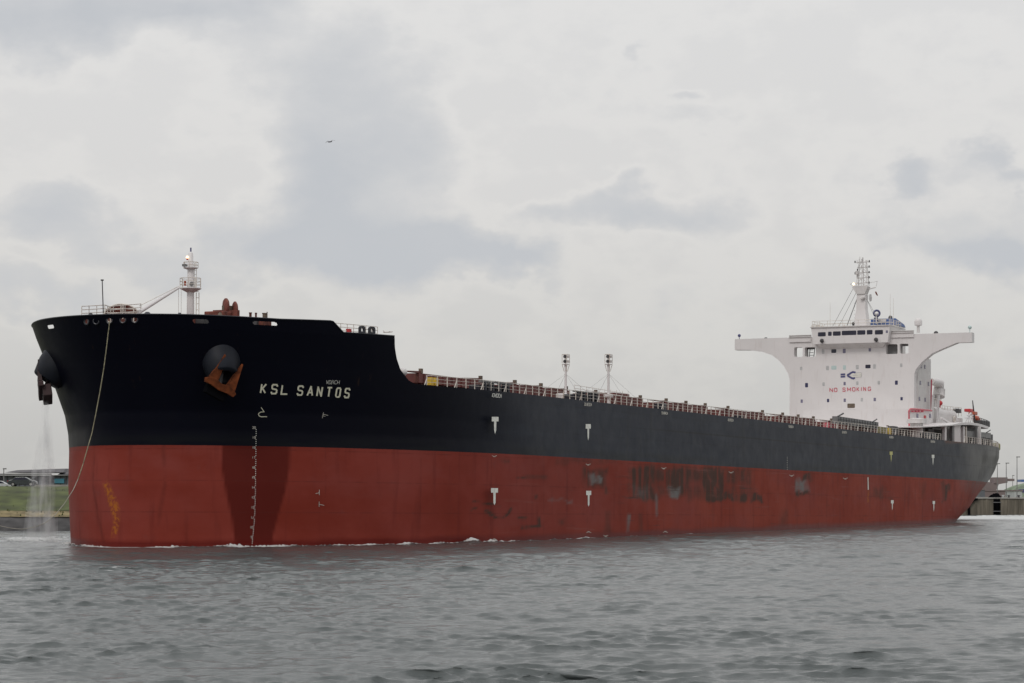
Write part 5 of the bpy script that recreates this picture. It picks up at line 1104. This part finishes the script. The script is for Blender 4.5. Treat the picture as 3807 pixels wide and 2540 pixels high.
m = bpy.data.materials.new('harbour_water'); m.use_nodes = True; wme.materials.append(m)
n_, l_ = m.node_tree.nodes, m.node_tree.links; bs = n_['Principled BSDF']
tco = nd('ShaderNodeTexCoord')
fo = nd('ShaderNodeAttribute', attribute_name='foam')
fn_ = nz(1.1, 8, (1, .5, 1)); f2_ = nz(4.5, 6)
fm = mt('MULTIPLY', sstep(mt('ADD', fo.outputs['Fac'], mt('MULTIPLY', mt('SUBTRACT', fn_, .5), 1.1)), .38, .72), mt('GREATER_THAN', fo.outputs['Fac'], .05))
l_.new(mx(fm, mx(nz(.03, 3), (.062, .072, .071), (.078, .088, .087)), (.50, .51, .50)), bs.inputs['Base Color'])
l_.new(mt('ADD', .13, mt('MULTIPLY', fm, .6)), bs.inputs['Roughness']); bs.inputs['IOR'].default_value = 1.333
bp = nd('ShaderNodeBump'); bp.inputs['Strength'].default_value = .9; bp.inputs['Distance'].default_value = .05
l_.new(mt('ADD', nz(5.5, 8, (.6, 1.3, 1), .68), mt('MULTIPLY', nz(.6, 5, (.5, 1.2, 1)), 1.6)), bp.inputs['Height']); l_.new(bp.outputs[0], bs.inputs['Normal'])

# ------------------------------------------------------------------ left bank
def wx(x, Y): return (x - CX) / F * Y
def wz(y, Y): return H + (HY - y) / F * Y
def sheet(name, rows, m, xs, **k):          # rows: (y, z); xs: x range; gently uneven
    rs = np.random.RandomState(len(name)); X = np.linspace(xs[0], xs[1], 160); vs = []; fs = []
    for j, (yy, zz) in enumerate(rows):
        for x in X: vs.append((x, yy + .3 * math.sin(x * .21 + j), zz + (.12 * math.sin(x * .37 + j * 1.3) + .08 * rs.randn()) * (0 < j < len(rows) - 1)))
    for j in range(len(rows) - 1):
        for i in range(159): fs.append((j * 160 + i, j * 160 + i + 1, (j + 1) * 160 + i + 1, (j + 1) * 160 + i))
    f = MB(); f.add(vs, fs); return f.build(name, m, None, True, **k)
grassm = mat('bank_grass', (.055, .068, .017), .9, var=.5, scale=.35, bump=.3)
reed = mat('dry_verge', (.17, .135, .065), .95, var=.4, scale=.8, bump=.5)
rock = mat('wet_revetment', (.035, .033, .033), .8, var=.6, scale=.7, bump=1.0)
asph = mat('road_asphalt', (.05, .05, .052), .9, var=.15, scale=.5)
land = mat('rough_ground', (.11, .12, .06), .95, var=.35, scale=.05)
XL, XR = -420, -31
sheet('revetment', [(345, -.8), (346, .2), (348.5, 1.2), (350.5, 1.95)], rock, (XL, XR), kind='structure')
sheet('verge', [(350.5, 1.95), (352, 2.3), (354, 2.8)], reed, (XL, XR), kind='structure')
sheet('grass_bank', [(354, 2.8), (358, 3.6), (363, 4.7), (368, 5.6), (373, 6.25), (375, 6.3)], grassm, (XL, XR), kind='structure')
f = MB(); f.add([(XL, 375, 6.3), (XR, 375, 6.3), (XR, 386, 6.3), (XL, 386, 6.3)], [(0, 1, 2, 3)]); f.build('road', asph, kind='structure')
f = MB(); f.add([(XL, 386, 6.29), (XR, 386, 6.29), (XR, 640, 5.2), (XL, 640, 5.2), (XR, 345, -2), (XR, 386, -2), (XR, 640, -2)], [(0, 1, 2, 3), (1, 5, 6, 2)]); f.build('ground', land, kind='structure')
f = MB(); f.add([(-9000, 640, 4.1), (9000, 640, 4.1), (9000, 20000, 4.5), (-9000, 20000, 4.5)], [(0, 1, 2, 3)]); f.build('hinterland', land, kind='structure')
f = MB(); f.add([(XL, 640, 5.2), (XR, 640, 5.2), (XR, 641, 4.05), (XL, 641, 4.05)], [(0, 1, 2, 3)]); f.build('bank_slope', land, kind='structure')
# grass tufts and reeds along the verge
gt = MB()
for i in range(1500):
    x = random.uniform(-115, XR); y = random.uniform(350.5, 372); z = np.interp(y, [350.5, 354, 373], [1.95, 2.8, 6.25]); hh = random.uniform(.1, .35) * (1.3 if y < 354 else .5); d_ = random.uniform(-.15, .15); w_ = random.uniform(.15, .5)
    gt.add([(x - w_ / 2, y, z - .1), (x + w_ / 2, y, z - .1), (x + d_, y + random.uniform(-.1, .1), z + hh)], [(0, 1, 2)])
gt.build('rough_grass', grassm, kind='stuff', label='rough grass on the bank above the stone revetment', cat='grass')
# building with long roof
bx = empty('low_building', (wx(140, 500), 500, 5.9), label='long low grey building with a dark hipped roof behind the parked cars', cat='building')
def bz(y): return wz(y, 500) - 5.9
def bX(x): return wx(x, 500) - wx(140, 500)
f = MB(); f.box(bX(-60), 0, -1, bX(262), 18, bz(1768)); f.build('wall', M['wallg'], bx)
f = MB(); f.add([(bX(20), -.8, bz(1757)), (bX(236), -.8, bz(1757)), (bX(222), 7, bz(1741)), (bX(38), 7, bz(1747)), (bX(20), 19, bz(1757)), (bX(236), 19, bz(1757)), (bX(222), 12, bz(1741)), (bX(38), 12, bz(1747))], [(0, 1, 2, 3), (1, 5, 6, 2), (5, 4, 7, 6), (4, 0, 3, 7), (3, 2, 6, 7)]); f.build('roof', M['roof'], bx)
f = MB(); f.box(bX(-60), -1.2, bz(1767), bX(192), -.1, bz(1761)); f.box(bX(192), -1.0, bz(1769), bX(262), -.1, bz(1766)); f.build('fascia', M['grey'], bx)
f = MB(); f.add([(bX(215), -.3, bz(1765)), (bX(300), -.3, bz(1765)), (bX(300), 8, bz(1743)), (bX(218), 8, bz(1744)), (bX(215), 16, bz(1765)), (bX(300), 16, bz(1765))], [(0, 1, 2, 3), (3, 2, 5, 4), (0, 3, 4)]); f.build('rear_roof', M['roof'], bx)
f = MB(); f.box(bX(204), -.6, bz(1797), bX(240), -.05, bz(1780)); f.build('teal_door', M['teal'], bx)
for x0, x1 in ((0, 12), (60, 74), (100, 118), (128, 142), (155, 172), (190, 200)): f = MB(); f.box(bX(x0), -.15, bz(1795), bX(x1), -.02, bz(1775)); f.build('window', M['dark'], bx)
f = MB()
for x in range(-40, 260, 22): f.box(bX(x), -.25, bz(1808), bX(x + 3), -.04, bz(1768))
f.build('pilasters', M['dgrey'], bx)
f = MB(); f.box(wx(130, 450) - 1, 450, 6.0, wx(258, 450) + 3, 450.2, wz(1802, 450)); f.build('low_wall', M['concap'], label='low pale parapet wall in front of the teal door', cat='wall')
# cars
def car(x, y, z, col, heading, label_, L_=4.3, group=None):
    c = empty('parked_car', (x, y, z), heading, label=label_, cat='car', group=group)
    pr = [(-2.15, .35), (-2.12, .75), (-1.95, .95), (-1.55, 1.02), (-1.0, 1.42), (.35, 1.45), (.75, 1.28), (1.25, .98), (1.9, .86), (2.12, .7), (2.15, .35), (1.75, .25), (-1.75, .25)]
    pr = [(a * L_ / 4.3, b) for a, b in pr]; f = MB(); f.prism(pr, lambda a, b, t: (a, t * (1 - .12 * max(0, b - .9)), b), -.85, .85); f.build('body', M[col], c, bevel=.05)
    for sy in (-1, 1):
        f = MB(); f.prism([(-1.35, 1.02), (-.95, 1.34), (.3, 1.37), (.65, 1.22), (.95, 1.02)], lambda a, b, t: (a, t, b), sy * .80, sy * .865); f.build('window', M['dark'], c)
        for sx in (-1.35, 1.35):
            f = MB(); f.lathe((sx, sy * .66, .32), (0, sy, 0), [(0, .33), (.2, .33), (.21, .2)], 18); wq = f.build('wheel', M['tyre'], c, True)
            f = MB(); f.lathe((sx, sy * .86, .32), (0, sy, 0), [(0, .2), (.02, .19)], 14); f.build('rim', M['rim'], wq)
    f = MB(); f.box(-2.18, -.7, .72, -2.10, -.5, .9); f.build('tail_light', M['red'], c); f = MB(); f.box(2.08, -.7, .62, 2.17, -.45, .76); f.build('headlight', M['palew'], c); return c
Yc = 377
car(wx(85, Yc), Yc, 6.3, 'car1', 0, 'dark green parked hatchback on top of the grass bank', 4.3)
car(wx(-2, 420), 420, 5.9, 'car2', .1, 'silver car at the left edge behind the dark hatchback')
def lamp(x, yt, Y_, zb_, label_, h_arm=.8, grp='street lamps on the skyline', r=.1, m='grey'):
    zt = wz(yt, Y_); c = empty('street_lamp', (wx(x, Y_), Y_, zb_), label=label_, cat='street lamp', group=grp)
    f = MB(); f.tube((0, 0, 0), (0, 0, zt - zb_), r * 1.3, r * .8); f.build('pole', M[m], c, True); f = MB(); f.box(-.15, -.2, zt - zb_ - .12, h_arm, .2, zt - zb_ + .1); f.build('lamp_head', M[m], c); return c
lamp(14, 1743, 480, 5.9, 'thin street lamp rising over the low building roof at far left', .5)

# ------------------------------------------------------------------ right quay
YQ = 594
qy = empty('quay_wall', (wx(3700, YQ), YQ, 0), label='weathered timber faced quay wall behind the ship stern', cat='quay wall')
X0 = wx(3700, YQ)
def qx(x): return wx(x, YQ) - X0
def qz(y): return wz(y, YQ)
def quay_seg(x0, x1):
    f = MB(); f.box(x0, 0, -1.5, x1, 1.2, qz(1855)); f.build('plank_face', M['conc'], qy)
    f = MB(); f.box(x0, -.25, qz(1855) + .01, x1, 40, qz(1850)); f.build('cap', M['concap'], qy)
quay_seg(-145, qx(3693)); quay_seg(qx(3722), 60)
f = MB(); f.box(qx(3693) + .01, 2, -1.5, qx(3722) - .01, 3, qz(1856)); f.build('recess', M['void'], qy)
f = MB(); f.box(qx(3692), -.1, qz(1869), qx(3723), .15, qz(1867)); f.box(qx(3692), -.1, qz(1902), qx(3723), .15, qz(1900)); f.build('recess_beam', M['grey'], qy)
f = MB()
for x in np.arange(-140, 58, 2.6):
    if qx(3690) < x < qx(3724): continue
    f.box(x, -.18, -1, x + .35, -.01, qz(1857))
f.build('fender_piles', M['conc'], qy)
f = MB(); f.box(qx(3597), -.5, -1, qx(3606), -.02, qz(1868)); f.add([(qx(3604), -.5, qz(1870)), (qx(3618), -.5, qz(1853)), (qx(3634), -.5, qz(1853)), (qx(3634), -.5, qz(1860)), (qx(3622), -.5, qz(1862)), (qx(3606), -.5, qz(1880)), (qx(3604), -.2, qz(1870)), (qx(3618), -.2, qz(1853)), (qx(3634), -.2, qz(1853)), (qx(3634), -.2, qz(1860)), (qx(3622), -.2, qz(1862)), (qx(3606), -.2, qz(1880))], [(0, 1, 2, 3, 4, 5), (11, 10, 9, 8, 7, 6)] + [(i, (i + 1) % 6, 6 + (i + 1) % 6, 6 + i) for i in range(6)]); f.build('arch_shade', M['void'], qy)  # flat black shapes standing in for the shade of an arched recess
f = MB(); f.add([(-160, 634, 3.9), (9000, 634, 3.9), (9000, 641, 4.08), (-160, 641, 4.08)], [(0, 1, 2, 3)]); f.add([(150, 594, 3.6), (9000, 594, 3.6), (9000, 635, 3.9), (150, 635, 3.9)], [(0, 1, 2, 3)]); f.build('quay_apron', asph, kind='structure')
def far_box(name, x0, y0, x1, y1, Y_, d_, m, label_, cat, zb_=None, roof=True):
    c = empty(name, (wx((x0 + x1) / 2, Y_), Y_, 0), label=label_, cat=cat); hx = (wx(x1, Y_) - wx(x0, Y_)) / 2; zt = wz(y0, Y_); z0 = wz(y1, Y_) if zb_ is None else zb_
    f = MB(); f.box(-hx, 0, z0, hx, d_, zt); f.build('wall', M[m], c)
    if roof: f = MB(); f.box(-hx - .2, -.2, zt + .01, hx + .2, d_ + .2, zt + .3); f.build('roof', M['paleb'], c)
    return c
# conveyor building: upper gallery on a leg
cg = empty('conveyor_gallery', (wx(3715, 800), 800, 4.2), label='hazy brown raised conveyor gallery behind the quay, right of the stern', cat='conveyor')
gX = lambda x: wx(x, 800) - wx(3715, 800); gZ = lambda y: wz(y, 800) - 4.2
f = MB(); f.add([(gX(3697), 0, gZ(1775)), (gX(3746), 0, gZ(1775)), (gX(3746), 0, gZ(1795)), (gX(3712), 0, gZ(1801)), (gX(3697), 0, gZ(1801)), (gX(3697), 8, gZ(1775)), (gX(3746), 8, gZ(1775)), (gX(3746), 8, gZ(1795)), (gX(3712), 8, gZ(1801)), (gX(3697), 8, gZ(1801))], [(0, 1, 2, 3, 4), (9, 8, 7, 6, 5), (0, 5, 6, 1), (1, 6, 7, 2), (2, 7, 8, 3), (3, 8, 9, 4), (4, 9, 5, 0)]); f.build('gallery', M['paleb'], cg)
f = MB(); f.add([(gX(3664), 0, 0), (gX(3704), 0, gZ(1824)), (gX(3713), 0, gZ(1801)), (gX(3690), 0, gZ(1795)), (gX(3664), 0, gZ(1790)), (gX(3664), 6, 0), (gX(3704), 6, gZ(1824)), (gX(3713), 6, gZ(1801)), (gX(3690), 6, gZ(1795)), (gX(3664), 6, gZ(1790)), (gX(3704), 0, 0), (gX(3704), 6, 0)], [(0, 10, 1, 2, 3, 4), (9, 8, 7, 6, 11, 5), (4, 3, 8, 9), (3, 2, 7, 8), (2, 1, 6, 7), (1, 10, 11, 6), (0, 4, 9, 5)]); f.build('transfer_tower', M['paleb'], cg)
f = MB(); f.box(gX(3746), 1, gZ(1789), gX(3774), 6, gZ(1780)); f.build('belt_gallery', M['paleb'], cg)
hill = mat('overgrown_mound', (.15, .19, .13), .95, var=.3, scale=.2)
f = MB(); vs = []; n1 = 30
for j in range(7):
    for i in range(n1 + 1):
        t = i / n1; env = min(1, t * 9) ** .5; zz_ = 3.9 + (wz(1790, 760) - 3.9) * env * math.sin(math.pi * (j + 0) / 6) ** .6 * (1 + .05 * math.sin(i * 1.3)); vs.append((wx(3741, 760) + t * 70, 745 + j * 7, zz_))
f.add(vs, [(j * (n1 + 1) + i, j * (n1 + 1) + i + 1, (j + 1) * (n1 + 1) + i + 1, (j + 1) * (n1 + 1) + i) for j in range(6) for i in range(n1)]); f.build('grassy_mound', hill, None, True, kind='structure')
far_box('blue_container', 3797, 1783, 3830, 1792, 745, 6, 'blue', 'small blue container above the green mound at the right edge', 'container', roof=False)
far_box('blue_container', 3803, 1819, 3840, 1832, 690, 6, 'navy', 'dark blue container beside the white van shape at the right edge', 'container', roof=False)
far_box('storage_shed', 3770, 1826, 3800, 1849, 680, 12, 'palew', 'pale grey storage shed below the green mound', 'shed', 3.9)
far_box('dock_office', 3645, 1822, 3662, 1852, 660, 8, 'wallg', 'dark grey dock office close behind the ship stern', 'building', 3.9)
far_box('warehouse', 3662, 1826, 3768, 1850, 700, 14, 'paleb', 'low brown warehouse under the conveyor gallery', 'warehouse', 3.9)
f = MB(); rs = random.Random(3)
for i in range(9): x = rs.uniform(3680, 3716); h_ = rs.uniform(.5, 1.5); f.lathe((wx(x, 612), 612 + rs.uniform(-1, 1), 3.85), (rs.uniform(-.2, .2), 0, 1), [(0, 1.1), (h_ * .6, .8), (h_, .3)], 7)
f.build('scrap_heap', M['void'], None, label='black heap of material on the quay above the dark recess', cat='heap')
for i, x in enumerate((3731, 3752, 3789)):
    f = MB(); f.lathe((wx(x, 596), 596.5, qz(1850)), (0, 0, 1), [(0, .25), (.4, .22), (.42, .36), (.6, .3)], 12); f.build('quay_bollard', M['palew'] if i == 0 else M['dgrey'], None, True, label=['pale bollard on the quay edge just right of the recess', 'dark bollard on the quay edge, second right of the recess', 'dark bollard on the quay edge near the pale shed'][i], cat='bollard', group='bollards on the quay edge')
for x, yt, Y_, lb_ in ((3708, 1724, 690, 'shortest lamp post, nearest to the ship stern'), (3741, 1722, 650, 'dark lamp post rising through the conveyor gallery'), (3781, 1699, 620, 'tallest lamp post, at the right edge over the green mound')):
    lamp(x, yt, Y_, 3.9, lb_, .75, r=.10)
lamp(3765, 1768, 900, 4.1, 'tiny distant lamp post between the two taller right hand lamps', .6, r=.1)

# ------------------------------------------------------------------ air traffic
Yg = 275; gl = empty('seagull', (wx(1227, Yg), Yg, wz(528, Yg)), -.3, label='gull gliding high in front of the big grey cloud', cat='bird')
f = MB(); f.lathe((-.30, 0, 0), (1, 0, .05), [(0, .01), (.06, .04), (.2, .075), (.38, .07), (.5, .03), (.58, .01)], 10)
def wing(sg, pts, ch):
    vs = []; 
    for i, (x, y, z) in enumerate(pts): c = ch[i]; vs += [(x, y - c / 2, z), (x, y + c / 2, z + .012), (x, y, z + .03)]
    fs = []
    for i in range(len(pts) - 1):
        for k in range(3): fs.append((3 * i + k, 3 * i + (k + 1) % 3, 3 * i + 3 + (k + 1) % 3, 3 * i + 3 + k))
    f.add(vs, fs)
wing(1, [(.1, 0, .02), (.22, -.05, .12), (.30, -.1, .14), (.62, -.05, .10)], [.2, .18, .15, .03]); wing(-1, [(-.05, 0, .02), (-.2, .05, .10), (-.32, .05, .10), (-.50, .02, -.05), (-.56, .02, -.12)], [.2, .18, .16, .1, .02])
f.build('body', M['gull'], gl, True)
Ya = 9000; al = empty('airliner', (wx(1443, Ya), Ya, wz(1235, Ya)), R(5), label='tiny airliner low in the sky right of the forecastle', cat='aircraft')
f = MB(); f.tube((-16, 0, -1), (13, 0, 1), 1.9, 1.9, 12); f.tube((13, 0, 1), (17, 0, 1.8), 1.9, .5, 12); f.tube((-16, 0, -1), (-19, 0, -.8), 1.9, .4, 12); f.build('fuselage', M['jet'], al, True)
f = MB(); f.add([(-2, 0, -.5), (5, 0, -.3), (7, -15, 1.5), (5, -15, 1.5), (7, 15, 1.5), (5, 15, 1.5), (1, 0, .3)], [(0, 1, 2, 3), (1, 0, 5, 4), (0, 3, 6), (2, 1, 6, 3), (5, 0, 6), (1, 4, 5, 6)]); f.build('wings', M['jet'], al)
f = MB(); f.add([(-17, -.2, 0), (-11, -.2, .5), (-17.5, -.2, 6), (-19, -.2, 6), (-17, .2, 0), (-11, .2, .5), (-17.5, .2, 6), (-19, .2, 6)], [(0, 1, 2, 3), (7, 6, 5, 4), (0, 4, 5, 1), (1, 5, 6, 2), (2, 6, 7, 3), (3, 7, 4, 0)]); f.build('tail_fin', M['jet'], al)

# ------------------------------------------------------------------ wash water falling from the starboard hawse pipe
vm = bpy.data.materials.new('falling_spray'); vm.use_nodes = True; vn_ = vm.node_tree.nodes; vl = vm.node_tree.links; vn_.clear()
ov = vn_.new('ShaderNodeOutputMaterial'); pv = vn_.new('ShaderNodeVolumePrincipled'); pv.inputs['Color'].default_value = (.93, .94, .95, 1)
t_ = vn_.new('ShaderNodeTexCoord'); mp_ = vn_.new('ShaderNodeMapping'); mp_.inputs['Scale'].default_value = (1.5, 1.5, .32); vl.new(t_.outputs['Object'], mp_.inputs[0])
q_ = vn_.new('ShaderNodeTexNoise'); q_.inputs['Scale'].default_value = 1.0; q_.inputs['Detail'].default_value = 6; vl.new(mp_.outputs[0], q_.inputs[0])
r_ = vn_.new('ShaderNodeMapRange'); r_.inputs[1].default_value = .42; r_.inputs[2].default_value = .68; r_.inputs[4].default_value = .36; vl.new(q_.outputs[0], r_.inputs[0]); vl.new(r_.outputs[0], pv.inputs['Density']); vl.new(pv.outputs[0], ov.inputs['Volume'])
Ys = (MS @ ao).y
sp = empty('falling_spray', (wx(172, Ys), Ys, 0), label='pale veil of wash water falling from the starboard anchor', cat='spray'); sp['kind'] = 'stuff'
f = MB(); prof = [(1445, 170, .35), (1500, 174, .5), (1600, 172, .7), (1700, 165, 1.0), (1800, 158, 1.4), (1900, 154, 1.6), (2000, 150, 1.8), (2012, 148, 1.6)]
f.path([(wx(x, Ys) - wx(172, Ys), 0, wz(y, Ys)) for y, x, r in prof], [r for _, _, r in prof], 16); bpy.data.objects.remove(sp)
so_ = f.build('falling_spray', vm, None, True, label='pale veil of wash water falling from the starboard anchor', cat='spray', kind='stuff'); so_.location = (wx(172, Ys), Ys, 0)
vd = vm.copy(); vd.name = 'dense_spray'; 
for nn_ in vd.node_tree.nodes:
    if nn_.type == 'MAP_RANGE': nn_.inputs[4].default_value = .65
f = MB(); f.path([(wx(x, Ys) - wx(172, Ys), 0, wz(y, Ys)) for y, x, r in ((1440, 170, .3), (1520, 176, .32), (1640, 176, .4), (1760, 172, .5), (1880, 168, .6), (2000, 166, .7))], [.3, .32, .4, .5, .6, .7], 12)
s2 = f.build('spray_core', vd, so_, True)
S.cycles.volume_step_rate = 1.0; S.cycles.max_bounces = 8; S.cycles.volume_bounces = 1
